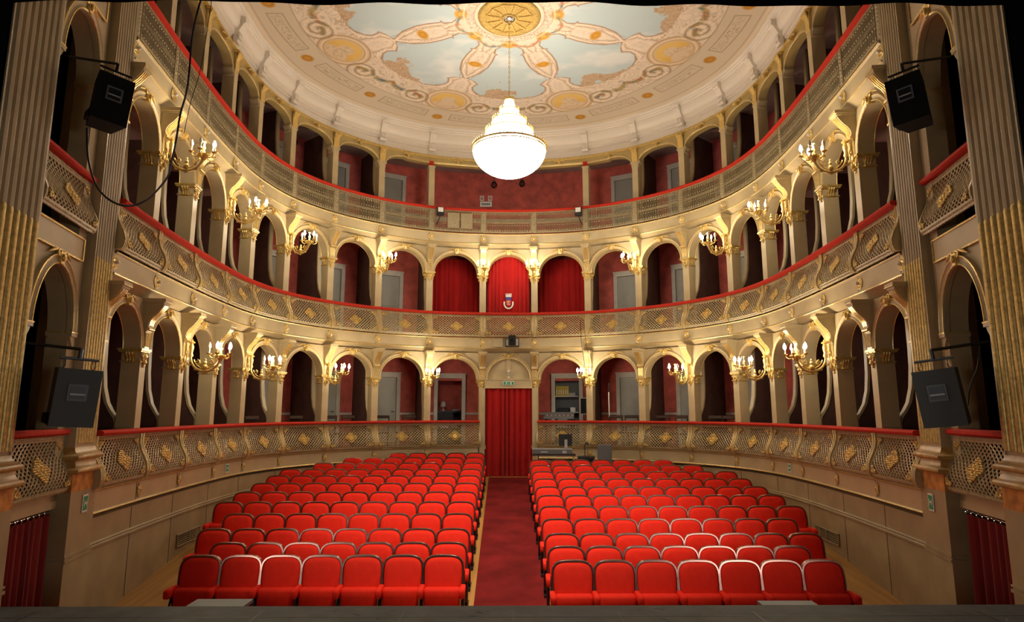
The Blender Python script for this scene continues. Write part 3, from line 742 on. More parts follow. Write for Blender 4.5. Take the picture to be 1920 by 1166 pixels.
# ------------------------------------------------------------------ chandelier
def chandelier():
    levels = [(6.36, .095), (6.13, .20), (5.90, .35), (5.66, .485), (5.31, .75)]
    parts = []
    ringm = MB(); cur = []
    for q, (z, r) in enumerate(levels):
        ringm.tube([(r*math.cos(2*PI*k/48), r*math.sin(2*PI*k/48), z) for k in range(48)], .014 if q < 4 else .022, 6, closed=True)
        if q == 4: ringm.tube([(r*math.cos(2*PI*k/48), r*math.sin(2*PI*k/48), z-.06) for k in range(48)], .012, 6, closed=True)
        n = int(14+r*70)
        for k in range(n):                               # upright drops on the rings
            a = 2*PI*k/n
            ringm.ell((r*1.02*math.cos(a), r*1.02*math.sin(a), z+.035), (.010, .010, .035), 0, 5, 4)
    for q in range(4):
        (z0, r0), (z1, r1) = levels[q], levels[q+1]
        mb = MB(); n = int(20+r1*60); prof = []
        for s_ in np.linspace(0, 1, 8):
            prof.append((r0*.97+(r1*.86-r0*.97)*s_**1.5, z0-.02+(z1+.02-z0)*s_))
        seg = 2*n
        rings = [[((r*(1+(.02 if i % 2 else -.02)))*math.cos(2*PI*i/seg), (r*(1+(.02 if i % 2 else -.02)))*math.sin(2*PI*i/seg), z) for i in range(seg)] for r, z in prof]
        mb.rings(rings, cap=False); cur.append(('crystal_curtain', mb.mesh('crystal_curtain', M['crystal'], 0)))
    bowl = MB(); seg = 96; rings = []
    for s_ in np.linspace(0, 1, 14):
        r = .735*math.cos(s_*PI/2)**1.08 if s_ < 1 else .015; z = 5.27-.56*math.sin(s_*PI/2)
        rings.append([(r*(1+(.012 if i % 2 else -.012))*math.cos(2*PI*i/seg), r*(1+(.012 if i % 2 else -.012))*math.sin(2*PI*i/seg), z) for i in range(seg)])
    bowl.rings(rings, cap=False); bowl.ell((0, 0, 4.71), (.03, .03, .04))
    ch = MB(); z = 6.40; k = 0
    while z < 8.12:
        rot = k % 2
        ch.tube([((.016*math.cos(q*PI/4) if not rot else 0), (.016*math.cos(q*PI/4) if rot else 0), z+.03+.036*math.sin(q*PI/4)) for q in range(8)], .005, 5, closed=True); z += .056; k += 1
    ch.tube([(0, 0, 8.05), (0, 0, 8.22)], .012, 8)
    cw = MB(); cw.lathe([(.0, 6.36), (.1, 6.36), (.11, 6.39), (.06, 6.42), (.02, 6.45), (0, 6.45)], seg=20)
    P = cur+[('crystal_bowl', bowl.mesh('bowl', M['crystal'], 0)), ('gilt_rings', ringm.mesh('rings', M['gilt'], 60)), ('chain', ch.mesh('chain', M['giltdark'], 60)), ('crown', cw.mesh('crown', M['gilt'], 40))]
    for p in P:
        for v in p[1].vertices: v.co.z -= 4.7
    thing('chandelier', 'great lit crystal chandelier hanging on a chain from the ceiling rose', 'chandelier', (CX, CYc, 4.7), 0, None, P)
chandelier()

# ------------------------------------------------------------------ wall sconces
def sconce_meshes():
    arm = MB(); R = .24; cy = -.33
    pts = [(0, cy+R*math.cos(q), .02-R*math.sin(q)) for q in np.linspace(0, PI, 19)]
    arm.tube(pts, [.024-.006*abs(i-9)/9 for i in range(19)], 8)
    arm.tube([(0, cy+.19*math.cos(q), .02-.19*math.sin(q)) for q in np.linspace(.25, PI-.25, 15)], .010, 6)
    for s_, yy in ((1, cy+.13), (-1, cy-.11)):
        arm.tube([(0, yy+p[0], -.07+p[2]) for p in curl(0, 0, .045, 1.3, PI/2, s_, 0)], .010, 6)
    for q in (.9, 1.57, 2.2): arm.ell((0, cy+R*math.cos(q), .02-R*math.sin(q)-.02), (.018, .03, .022))
    arm.tube([(0, .0, -.06), (0, -.08, -.12), (0, cy+R*.9, -.10)], .014, 6)
    fig = MB()                                            # leafy finial standing at the pillar end
    fig.lathe([(.0, .0), (.03, .0), (.036, .03), (.022, .07), (.034, .12), (.04, .17), (.03, .20), (.022, .22), (.055, .235), (.05, .25), (.02, .27), (.012, .30), (0, .30)], (0, cy+R, .02), 12)
    plate = MB(); plate.ell((0, -.0, -.02), (.05, .03, .09)); plate.ell((0, -.012, -.13), (.03, .025, .06)); plate.ell((0, -.01, .09), (.035, .025, .05))
    bowl = MB(); by = cy-R
    bowl.lathe([(.0, -.07), (.03, -.06), (.055, -.01), (.085, .015), (.09, .03), (.06, .035), (0, .03)], (0, by, .02), 16)
    bowl.lathe([(.0, .03), (.02, .03), (.024, .07), (.014, .10), (.028, .14), (.014, .17), (.008, .22), (.03, .235), (.0, .26)], (0, by, .02), 10)
    st = MB(); st.ell((0, cy, -.15), (.045, .045, .05)); st.ell((0, cy, -.08), (.03, .03, .04)); st.ell((0, cy, -.03), (.018, .018, .025))
    br = []; lit = []
    for q in range(5):
        a = PI/2+q*2*PI/5+.35
        c, s_ = math.cos(a), math.sin(a); b_ = MB()
        b_.tube([(c*r, by+s_*r, z) for r, z in ((.04, .03), (.075, .0), (.12, -.005), (.16, .02), (.175, .055))], .010, 6)
        b_.tube([(c*r, by+s_*r, z) for r, z in ((.07, .02), (.09, .05), (.105, .045), (.10, .025))], .007, 5)
        b_.lathe([(.0, .05), (.02, .052), (.042, .07), (.044, .078), (.012, .075), (0, .075)], (c*.175, by+s_*.175, 0), 10)
        cd = MB(); cd.lathe([(.0, .075), (.0125, .075), (.0125, .155), (0, .155)], (c*.175, by+s_*.175, 0), 8)
        bu = MB(); bu.lathe([(.008, .155), (.022, .168), (.028, .19), (.022, .225), (.009, .255), (.001, .268)], (c*.175, by+s_*.175, 0), 8)
        br.append((b_.mesh('branch', M['gilt'], 60), cd.mesh('candle', M['candle'], 60), bu.mesh('bulb', M['bulb'], 60), bu.mesh('bulb', M['bulboff'], 60), (c*.175, by+s_*.175, .2)))
    g = M['gilt']
    return plate.mesh('plate', g, 60), arm.mesh('arm', g, 60), fig.mesh('finial', g, 60), bowl.mesh('bowl', g, 60), st.mesh('boss', g, 60), br
SM = sconce_meshes()
LIGHTS = []
def sconce(t, i, nlit, power):
    k, sd = kside(i); p, a = PP[i], pn(i)[1]; n = np.array([-math.sin(a), math.cos(a)]); q = p-n*.175
    lab = 'gilt candle sconce on the %s tier pillar %s %s of %s' % (TIERN[t], ORD[k] if t == 0 else ORD[k+1], sd, 'the door' if t == 0 else 'centre')
    e = thing('wall_sconce', lab, 'sconce', (q[0], q[1], .90+3*t), a, 'candle sconces of the %s tier' % TIERN[t],
              [('wall_plate', SM[0]), ('arm', SM[1], [('leaf_boss', SM[4])]), ('finial', SM[2]), ('bowl', SM[3])])
    order = [2, 1, 3, 0, 4] if sd == 'left' else [3, 2, 1, 4, 0]
    order = [order[(x+(i*7+t*3) % 2) % 5] for x in range(5)]
    for x in range(5):
        b = SM[5][x]; o = link('candle_branch', b[0], e); link('candle', b[1], o)
        on = order.index(x) < nlit
        link('bulb', b[2] if on else b[3], o)
    l = bpy.data.lights.new('sconce_light', 'POINT'); l.energy = power; l.color = (1., .87, .66); l.shadow_soft_size = .12
    lo = link('sconce_light', l, e, (0, -.57, .24)); LIGHTS.append(l)
for sgn in (-1, 1):
    for k, nl in ((1, 3), (3, 3), (5, 2 if sgn < 0 else 3), (7, 3)):
        sconce(0, 9-k if sgn < 0 else 10+k, nl, 34)
    for k, nl in ((0, 2 if sgn < 0 else 3), (2, 3), (4, 2), (6, 2), (8, 1 if sgn < 0 else 2)):
        sconce(1, 9-k if sgn < 0 else 10+k, nl, 34)

# ------------------------------------------------------------------ box interiors: partitions, doors, curtains
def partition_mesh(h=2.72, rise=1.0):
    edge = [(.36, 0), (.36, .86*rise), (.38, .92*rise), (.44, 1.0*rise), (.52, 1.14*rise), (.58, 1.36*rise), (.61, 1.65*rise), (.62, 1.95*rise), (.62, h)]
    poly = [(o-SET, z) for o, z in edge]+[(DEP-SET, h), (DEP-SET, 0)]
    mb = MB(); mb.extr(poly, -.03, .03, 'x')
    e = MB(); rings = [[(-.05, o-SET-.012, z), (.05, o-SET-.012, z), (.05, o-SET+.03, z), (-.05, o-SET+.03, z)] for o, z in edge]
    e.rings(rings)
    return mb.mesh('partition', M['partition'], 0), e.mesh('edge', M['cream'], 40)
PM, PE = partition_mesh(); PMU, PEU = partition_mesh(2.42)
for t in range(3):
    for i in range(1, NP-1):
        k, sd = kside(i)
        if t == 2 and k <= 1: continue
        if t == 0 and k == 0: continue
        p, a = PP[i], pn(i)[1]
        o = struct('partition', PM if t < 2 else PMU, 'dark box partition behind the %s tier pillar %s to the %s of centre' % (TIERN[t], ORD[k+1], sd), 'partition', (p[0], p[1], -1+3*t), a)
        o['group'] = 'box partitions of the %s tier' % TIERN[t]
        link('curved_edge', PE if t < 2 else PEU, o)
fr = MB(); fr.box(-.47, -.36, -.09, -.002, 0, 2.0); fr.box(.36, .47, -.09, -.002, 0, 2.0); fr.box(-.47, .47, -.092, -.002, 2.0, 2.12); fr.box(-.49, .49, -.10, -.002, 2.12, 2.15)
dp = MB(); dp.box(-.358, .358, -.03, -.003, 0, 1.998); dp.box(-.29, .29, -.042, -.03, 1.1, 1.9); dp.box(-.29, .29, -.042, -.03, .15, .95)
dh = MB(); dh.tube([(.30, -.03, 1.02), (.30, -.085, 1.02), (.21, -.085, 1.02)], .010, 6)
FR, DP, DH = fr.mesh('frame', M['doorframe'], 30), dp.mesh('leaf', M['doorgrey'], 30), dh.mesh('handle', M['black'], 60)
nd = 0
def box_door(t, j, parts):
    global nd; nd += 1
    c, a = pn(j+.5, DEP); b = bayname(j)
    e = link('door_%d' % nd, None, None, (c[0], c[1], -1+3*t), a)
    where = 'centre' if b is None else '%s bay to the %s of centre' % (ORD[b[0]], b[1])
    tag(e, '%s, %s tier box, %s' % ('grey door in a pale frame' if len(parts) > 1 else 'pale frame of the open doorway', TIERN[t], where), 'door', None, 'structure')
    for n_, m_ in parts: link(n_, m_, e)
for t in range(3):
    for j in range(19):
        if j == 9: continue
        if t == 1 and j in (8, 10): continue
        if t == 2 and j in (8, 10): continue
        if t == 0 and j in (8, 10): box_door(t, j, [('frame', FR)])
        else: box_door(t, j, [('frame', FR), ('door_leaf', DP), ('handle', DH)])

def curtain_mesh(w, h, folds, amp, seed, gap=None, flare=0.):
    r_ = random.Random(seed); mb = MB(); n = folds*10; rings = []
    wd = np.array([r_.uniform(.55, 1.5) for _ in range(folds)]); cum = np.concatenate([[0], np.cumsum(wd)/wd.sum()]); offs = [r_.uniform(-.6, .6) for _ in range(folds+2)]; am = [r_.uniform(.55, 1.2) for _ in range(folds+2)]
    for zi in range(13):
        s_ = zi/12; row = []
        for i in range(n+1):
            x = float(np.interp(i/n, cum, np.arange(folds+1))); f = int(min(x, folds-1)); ph = 2*PI*x+offs[f]*.25*math.sin(PI*(x-f))
            y = amp*(am[f]*(1-(x-f))+am[f+1]*(x-f))*math.cos(ph)*(.75+.35*(1-s_))
            xx = -w/2+w*i/n
            row.append((xx*(1+flare*(1-s_)), y, h*s_))
        rings.append(row)
    back = [[(x, y+.012, z) for x, y, z in r] for r in rings]
    for a_ in range(12):
        pass
    mb.rings(rings, closed=False, cap=False); mb.rings(back, closed=False, cap=False)
    return mb
# door curtain (ground, centre), in two halves meeting
for sx, lab in ((-1, 'left'), (1, 'right')):
    me = curtain_mesh(.69, 2.38, 4, .058, 3+sx, flare=.0).mesh('door_curtain', M['curtain'], 60)
    tag(link('door_curtain', me, None, (sx*.335, 17.86, -1.725)), '%s half of the tall red curtain closing the stalls door' % lab, 'curtain', 'stalls door curtain halves')
lt = MB(); lt.box(-.66, .66, 17.80, 17.98, .655, .905)
for z in (.665, .89): lt.box(-.66, .66, 17.78, 17.80, z-.01, z+.01)
o = struct('trim_7', lt.mesh('lintel', M['cream'], 30), 'cream lintel above the red curtained stalls door', 'lintel')
tp = MB()
N = 24; pts = [(-.60*math.cos(PI*i/N), .905+.60*math.sin(PI*i/N)) for i in range(N+1)]
tp.extr(pts, 17.93, 18.02, 'y'); tp.box(-.055, .055, 17.90, 17.94, .905, 1.46)
struct('wall_tympanum', tp.mesh('tymp', M['cream'], 30), 'cream filled half round panel above the stalls door', 'wall')
jm = MB()
for s_ in (-1, 1):
    x0, x1 = sorted((s_*.655, s_*.80)); jm.box(x0, x1, 17.74, 18.02, -1.75, .655)
    x0, x1 = sorted((s_*.64, s_*.82)); jm.box(x0, x1, 17.73, 18.0, -1.75, -1.62)
struct('trim_8', jm.mesh('jamb', M['cream'], 30), 'plain cream jambs beside the red curtained stalls door', 'door jamb')
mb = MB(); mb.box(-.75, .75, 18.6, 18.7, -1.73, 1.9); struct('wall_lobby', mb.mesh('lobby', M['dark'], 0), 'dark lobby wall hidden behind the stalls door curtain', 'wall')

# middle tier curtains
for j, lab in ((8, 'dark red curtain filling the middle tier arch just left of centre'), (9, 'bright red curtain with embroidered crest in the central middle tier arch'), (10, 'dark red curtain filling the middle tier arch just right of centre')):
    c, a, w = bay(j, 1.2 if j != 9 else .42)
    me = curtain_mesh(w-.04 if j != 9 else 1.24, 2.55, 11, .03, j).mesh('curtain', M['curtain'], 60)
    e = link('curtain', me, None, (c[0], c[1], 2.02), a); tag(e, lab, 'curtain', 'curtains of the middle tier')
    if j == 9:
        # crest: mural crown, blue field, red shield and a silver ribbon
        y = -.055; cr = MB(); cr.box(-.085, .085, y-.008, y, 1.27, 1.33)
        for q in range(5): cr.box(-.085+q*.0375, -.062+q*.0375, y-.008, y, 1.33, 1.375)
        for q in range(3): cr.box(-.05+q*.037, -.03+q*.037, y-.012, y-.008, 1.285, 1.315)
        link('crest_crown', cr.mesh('crown', M['silver'], 0), e)
        bl = MB(); bl.box(-.075, .075, y-.008, y, 1.185, 1.265); link('crest_field', bl.mesh('field', M['blue'], 0), e)
        sh = MB(); sh.extr([(-.075, 1.18), (.075, 1.18), (.075, 1.06), (.05, 1.02), (0, .995), (-.05, 1.02), (-.075, 1.06)], y-.007, y, 'y'); sh_o = link('crest_shield', sh.mesh('shield', M['redmark'], 0), e)
        ch_ = MB()
        for q in range(5): ch_.ell((-.03+.03*(q % 3), y-.01, 1.06+.05*(q//3)), (.012, .004, .016), 0, 6, 4)
        ch_.box(-.04, .04, y-.012, y-.006, 1.135, 1.15); link('charge', ch_.mesh('charge', M['silver'], 0), sh_o)
        rbn = MB(); rbn.tube([(-.125*math.cos(q), y-.006, 1.085-.15*math.sin(q)) for q in np.linspace(-.35, PI+.35, 18)], .020, 6, flat=.4); link('crest_ribbon', rbn.mesh('ribbon', M['paper'], 60), e)

# ------------------------------------------------------------------ stalls seating
def seat_outline(sc=1., n=44):
    W2, Hh = .232*sc, .455*sc; pts = [(-.216*sc, 0), (-.224*sc, .12*sc), (-.230*sc, .22*sc)]
    for q in range(25):                                 # smooth rounded crown
        a = PI-PI*q/24; c, s_ = math.cos(a), math.sin(a)
        pts.append((W2*math.copysign(abs(c)**.52, c), .28*sc+(Hh-.28*sc)*abs(s_)**.62))
    return pts+[(.230*sc, .22*sc), (.224*sc, .12*sc), (.216*sc, 0)]
def seat_meshes():
    O = seat_outline(); cz = .23
    tilt = lambda x, y, z: (x, y+.20*(z-.45), .315+z)
    sh = lambda k: [(x*k, cz+(z-cz)*k) for x, z in O]
    b = MB(); rings = []
    for k, y in ((.80, .050), (.96, .045), (1., .03), (1., .0), (.985, -.022), (.93, -.040), (.75, -.052), (.4, -.057)):
        rings.append([tilt(x, y, z) for x, z in sh(k)])
    b.rings(rings)
    r_ = MB(); rr_ = []
    def rp(x, z, d, y):
        nx, nz = x/.23, max(0, (z-.24)/.21); l = math.hypot(nx, nz) or 1
        return tilt(x+nx/l*d, y, z+nz/l*d)
    for x, z in O: rr_.append([rp(x, z, .003, -.018), rp(x, z, .005, -.026), rp(x, z, .022, -.026), rp(x, z, .025, -.020), rp(x, z, .022, .03), rp(x, z, .0, .034)])
    r_.rings(rr_)
    c = MB(); rg = []
    for z, y0, y1, hw in ((.13, -.165, -.205, .17), (.145, -.15, -.235, .20), (.20, -.14, -.25, .208), (.36, -.13, -.262, .212), (.42, -.12, -.262, .212), (.445, -.125, -.245, .208), (.455, -.15, -.215, .19)):
        e = .03
        rg.append([(-hw, y0, z), (-hw, y1+e, z), (-hw+e, y1, z), (hw-e, y1, z), (hw, y1+e, z), (hw, y0, z)])
    c.rings(rg)
    def arm(x):
        m = MB(); rr = []
        for y, z0, z1, hw in ((-.345, .385, .44, .022), (-.335, .365, .458, .033), (-.30, .36, .468, .036), (-.2, .385, .468, .034), (-.09, .40, .468, .032), (-.07, .41, .46, .026)):
            e = .012
            rr.append([(x-hw, y, z0+e), (x-hw, y, z1-e), (x-hw+e, y, z1), (x+hw-e, y, z1), (x+hw, y, z1-e), (x+hw, y, z0+e), (x+hw-e, y, z0), (x-hw+e, y, z0)])
        m.rings(rr); return m
    def stand(x):
        m = MB(); m.box(x-.016, x+.016, -.16, -.02, .03, .40); m.box(x-.025, x+.025, -.30, .06, 0, .03)
        m.tube([(x, -.10, .04), (x, -.22, .10), (x, -.26, .22), (x, -.20, .36)], .014, 5); m.tube([(x, -.06, .35), (x, .02, .42), (x, .035, .6)], .014, 5)
        for z in (.1, .2, .3): m.ell((x, -.17, z), (.02, .025, .025), 0, 6, 4)
        return m
    out = {}
    for sd, s_ in (('left', 1), ('right', -1)):
        out[sd] = (arm(s_*.2475).mesh('armrest', M['seat'], 60), stand(s_*.2475).mesh('stand', M['black'], 40), arm(-s_*.2475).mesh('armrest', M['seat'], 60), stand(-s_*.2475).mesh('stand', M['black'], 40))
    return b.mesh('backrest', M['seat'], 60), r_.mesh('rim', M['rim'], 24), c.mesh('cushion', M['seat'], 60), out
SB, SR, SC_, SA = seat_meshes()
PIT = .495
ROWS = {'left': [7, 7, 8, 8, 9, 9, 9, 9, 9, 8, 7, 5], 'right': [7, 7, 8, 8, 9, 9, 9, 9, 9, 8, 7]}
YR = {'left': [8.25, 9.03, 9.70, 10.54, 11.32, 12.09, 12.90, 13.69, 14.46, 15.27, 16.06, 16.80],
      'right': [7.95, 8.76, 9.44, 10.22, 11.0, 11.79, 12.54, 13.34, 14.14, 14.94, 15.70]}
ZT_ = lambda y: fz(y-.15)
for sd, s_ in (('left', -1), ('right', 1)):
    for r, n in enumerate(ROWS[sd]):
        x0 = -.815-.0035*r if sd == 'left' else .742
        for q in range(n):
            y = YR[sd][r]; x = x0+s_*q*PIT
            side = 'left' if s_ < 0 else 'right'
            a, st, a2, st2 = SA[side]
            parts = [('backrest', SB, [('back_rim', SR)]), ('seat_cushion', SC_), ('armrest', a), ('stand', st)]
            if q == n-1: parts += [('armrest', a2), ('stand', st2)]
            lab = 'red seat, %s from the aisle, %s row from the stage, %s block' % (ORD[q+1], ORD[r+1], sd)
            thing('theatre_seat', lab, 'seat', (x, y, ZT_(y)), 0, 'stalls seats of the %s block' % sd, parts)

# ------------------------------------------------------------------ stage front and proscenium
mb = MB(); mb.box(-5.6, 5.6, 2.0, 5.30, -1.62, -1.5); mb.box(-5.6, 5.6, 5.22, 5.30, -2.6, -1.62)
fs_ = struct('floor_stage', mb.mesh('stage', M['stage'], 0), 'scuffed dark grey stage floor at the near edge', 'floor')
sm = MB(); r_ = random.Random(9)
for k in range(9):
    x = -3.6+k*.9+r_.uniform(-.1, .1); y0 = 4.75+r_.uniform(0, .2)
    sm.box(x-.004, x+.004, y0-.3, 5.15, -1.4995, -1.4985)
sm.box(-4.6, 4.6, 5.02, 5.026, -1.4995, -1.4985)
link('board_seams', sm.mesh('seams', M['black'], 0), fs_)
sc_m = MB()
for k in range(16):
    x, y, a_, l_ = r_.uniform(-2.6, 3.6), r_.uniform(4.85, 5.2), r_.uniform(-.9, .9), r_.uniform(.04, .16)
    dx, dy = math.sin(a_)*l_, math.cos(a_)*l_*.5
    sc_m.tube([(x, y, -1.4995), (x+dx*.5+.01, y+dy*.5, -1.4995), (x+dx, y+dy, -1.4995)], [.002, .004, .002], 4)
link('scuff_marks', sc_m.mesh('scuffs', M['grey'], 0), fs_)
for nm, x0, x1, y1, lab in (('step_board', -2.55, -2.10, 5.50, 'small grey ledge board at the stage edge before the left block'), ('step_board', 1.98, 2.42, 5.42, 'small grey ledge board at the stage edge before the right block')):
    b = MB(); b.box(x0, x1, 5.302, y1, -1.525, -1.50); b.box(x0+.03, x0+.06, 5.302, 5.36, -1.7, -1.525); b.box(x1-.06, x1-.03, 5.302, 5.36, -1.7, -1.525)
    tag(link(nm, b.mesh('ledge', M['grey'], 0)), lab, 'board', 'ledge boards on the stage edge')
LV = np.array([.2096, .978])
def wline(s_, d, off=0.):
    """point on the splayed proscenium wall; off > 0 goes away from the hall"""
    p = np.array([4.50, 5.25])+LV*d+np.array([.978, -.2096])*off
    return (p[0]*s_, p[1])
def wall_frame(s_, d, off):
    """local frame: x to the right as seen from the hall, y into the wall"""
    p = wline(s_, d, off)
    return p, (math.atan2(LV[1], -LV[0]) if s_ < 0 else math.atan2(-LV[1], -LV[0]))
def rz_for(s_): 
    # x axis of the frame: looking at the wall from inside
    n = np.array([.978*s_, -.2096])            # outward
    return math.atan2(-n[0], n[1])             # y axis (0,1) rotated to n
def pilaster_meshes(w):
    hw = w/2
    ped = MB(); ped.box(-hw-.03, hw+.03, 0, .55, -2.55, -.90)
    ped.box(-hw-.045, hw+.045, -.015, .55, -1.66, -1.63); ped.box(-hw-.045, hw+.045, -.012, .55, -1.61, -1.59)
    mar = MB(); mar.box(-hw-.03, hw+.03, 0, .55, -.90, -.70)
    base = MB()
    prof = [(-.03, -.70), (-.055, -.69), (-.065, -.665), (-.055, -.64), (-.02, -.625), (-.005, -.58), (-.0, -.55), (-.04, -.535), (-.05, -.515), (-.04, -.49), (-.01, -.475), (.02, -.44), (.03, -.40)]
    rings = []
    for o, z in prof: rings.append([(-hw+o, o, z), (hw-o, o, z), (hw-o, .55, z), (-hw+o, .55, z)])
    base.rings(rings)
    sh = MB(); top = 7.6; sh.box(-hw+.03, hw-.03, .045, .55, -.40, top)
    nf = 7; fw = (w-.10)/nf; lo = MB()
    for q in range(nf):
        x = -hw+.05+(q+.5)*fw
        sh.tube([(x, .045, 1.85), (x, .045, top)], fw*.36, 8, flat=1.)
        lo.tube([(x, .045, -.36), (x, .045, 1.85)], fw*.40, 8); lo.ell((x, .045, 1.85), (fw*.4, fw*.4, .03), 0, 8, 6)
    for x in (-hw+.035, hw-.035): sh.box(x-.012, x+.012, .03, .1, -.40, top)
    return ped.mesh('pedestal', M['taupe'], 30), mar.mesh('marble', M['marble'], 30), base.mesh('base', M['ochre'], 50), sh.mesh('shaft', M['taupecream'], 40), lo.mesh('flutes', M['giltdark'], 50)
M['taupecream'] = mat('worn_cream_paint', (.46, .36, .20), .45, var=.12, scale=3)
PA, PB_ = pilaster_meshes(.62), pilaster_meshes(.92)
for s_, sd in ((-1, 'left'), (1, 'right')):
    for d, w, ms, lab in ((2.575, .62, PA, 'fluted cream pilaster beside the hall on the %s of the proscenium'), (.52, .92, PB_, 'wide fluted cream pilaster at the stage edge on the %s')):
        p = wline(s_, d, -.02)
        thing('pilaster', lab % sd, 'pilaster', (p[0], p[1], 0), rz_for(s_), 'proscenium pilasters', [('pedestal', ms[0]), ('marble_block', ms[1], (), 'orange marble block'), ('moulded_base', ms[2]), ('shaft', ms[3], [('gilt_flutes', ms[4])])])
    # stage box between the pilasters
    d0, d1 = .98, 2.265; dc, w = (d0+d1)/2, d1-d0+.04
    p = wline(s_, dc, .12); a = rz_for(s_)
    wl = MB()
    for z0 in (.905, 3.905):
        b, aa, N = .70, .46, 24
        pts = [(-w/2, 0), (-aa, 0)]+[(-aa*math.cos(PI*i/N), b*math.sin(PI*i/N)) for i in range(1, N)]+[(aa, 0), (w/2, 0)]
        s2 = slab_from_profile([(x, z+z0) for x, z in pts], z0+1.12 if z0 < 3 else 7.6, 0, .22); wl.merge(s2)
        for sx in (-1, 1):
            x0, x1 = sorted((sx*aa, sx*w/2)); wl.box(x0, x1, 0, .22, z0-1.88, z0)
    wl.box(-w/2, w/2, 0, .22, -1.06, -.90)
    o = struct('wall_stage_box_%s' % sd, wl.mesh('stagebox', M['taupecream'], 30), 'cream wall with two arched box openings between the %s pilasters' % sd, 'wall', (p[0], p[1], 0), a)
    bw = MB(); bw.box(-w/2-.2, w/2+.2, 1.2, 1.3, -2.6, 7.6); bw.box(-w/2-.25, -w/2-.2, .25, 1.3, -2.6, 7.6); bw.box(w/2+.2, w/2+.25, .25, 1.3, -2.6, 7.6)  # black walls put the unlit depth of the boxes into the colour
    for z in (-1.1, 1.95): bw.box(-w/2-.2, w/2+.2, .24, 1.3, z-.06, z)
    struct('wall_behind_stage_box_%s' % sd, bw.mesh('sbback', M['drape'], 0), 'inside of the stage boxes coloured black for unlit depth on the %s' % sd, 'wall', (p[0], p[1], 0), a)
    for t in (0, 1):
        q = wline(s_, dc, .10)
        thing('lattice_balustrade', 'lattice balustrade panel of the %s stage box between the %s pilasters' % (TIERN[t] if t == 0 else 'first floor', sd), 'balustrade', (q[0], q[1], LZ0+.03+3*t), a, 'lattice panels of the stage boxes', panel_parts(w-.06, .0))
        hr = MB(); hr.box(-w/2+.02, w/2-.02, -.05, .12, -.285+.03, -.215+.03, 0, .02)
        tag(link('handrail', hr.mesh('hr', M['rail']), None, (q[0], q[1], 3*t), a), 'short red handrail of the %s stage box between the %s pilasters' % (TIERN[t] if t == 0 else 'first floor', sd), 'handrail', 'handrails of the stage boxes')
        N = 26; ao = MB(); gb = MB(); aa, b = .46, .70; rings = []
        for i in range(N+1):
            c, q2 = -math.cos(PI*i/N), math.sin(PI*i/N)
            rings.append([((aa+dd)*c, y, (b+dd)*q2) for dd, y in ((-.01, .02), (-.01, -.03), (.012, -.045), (.03, -.03), (.065, -.035), (.085, -.05), (.095, -.03), (.095, .02))])
        ao.rings(rings)
        for dd in (0, .09): gb.tube([((aa+dd)*-math.cos(PI*i/N), -.045, (b+dd)*math.sin(PI*i/N)) for i in range(N+1)], .010, 5)
        for sx in (-1, 1):
            ao.box(sx*(aa+.04)-.07, sx*(aa+.04)+.07, -.05, .22, -.05, .0); gb.box(sx*(aa+.04)-.075, sx*(aa+.04)+.075, -.055, .22, -.012, .004)
            ao.extr([(sx*(aa-.02), -.05), (sx*(aa+.09), -.05), (sx*(aa+.09), -.19), (sx*(aa+.05), -.16), (sx*(aa+.0), -.09)], -.03, .2, 'y')
        ks = keystone(b+.03); ks.v = [(x, y+.11, z) for x, y, z in ks.v]
        q = wline(s_, dc, .12)
        thing('arch', 'gilt edged round arch moulding of the %s stage box between the %s pilasters' % (TIERN[t] if t == 0 else 'first floor', sd), 'arch', (q[0], q[1], .905+3*t), a, 'arches of the stage boxes',
              [('archivolt', ao.mesh('ao', M['taupecream'], 30), [('gilt_line', gb.mesh('gb', M['gilt'], 50))]), ('keystone', ks.mesh('ks', M['gilt'], 50))])
    # framed panels
    for z0, z1, hw, nm in ((1.76, 2.02, .56, 'between the two arches'), (4.80, 5.5, .50, 'above the upper arch')):
        fp = MB(); fp.box(-hw, hw, -.02, .0, z0, z1); g = MB()
        for x0, x1, y0, y1 in ((-hw, hw, z0, z0), (-hw, hw, z1, z1)): g.tube([(x0, -.025, y0), (x1, -.025, y1)], .014, 5)
        for x in (-hw, hw): g.tube([(x, -.025, z0), (x, -.025, z1)], .014, 5)
        q = wline(s_, dc, .12)
        thing('framed_wainscot', 'oblong gilt framed panel %s on the %s stage box' % (nm, sd), 'panel', (q[0], q[1], 0), a, 'framed panels of the stage boxes', [('field', fp.mesh('f', M['taupecream'], 30)), ('gilt_frame', g.mesh('g', M['gilt'], 50))], kind='thing')
    # velvet curtain in the bottom opening
    q = wline(s_, dc, .16)
    rod = MB(); rod.tube([(-w/2+.03, 0, -1.09), (w/2-.03, 0, -1.09)], .012, 8); rg = MB()
    for k in range(10):
        x = -w/2+.12+k*(w-.24)/9; rg.tube([(x, .024*math.cos(y*PI/4), -1.10+.024*math.sin(y*PI/4)) for y in range(8)], .006, 5, closed=True)
    cm = curtain_mesh(w-.14, 1.40, 9, .045, 77+s_); cm.v = [(x, y, z-2.52) for x, y, z in cm.v]
    thing('stage_door_curtain', 'dark red velvet curtain on rings under the %s stage box' % sd, 'curtain', (q[0], q[1], 0), a, 'velvet curtains under the stage boxes', [('cloth', cm.mesh('cloth', M['velvetdark'], 60)), ('rod', rod.mesh('rod', M['chrome'], 50)), ('rings', rg.mesh('rings', M['chrome'], 50))])

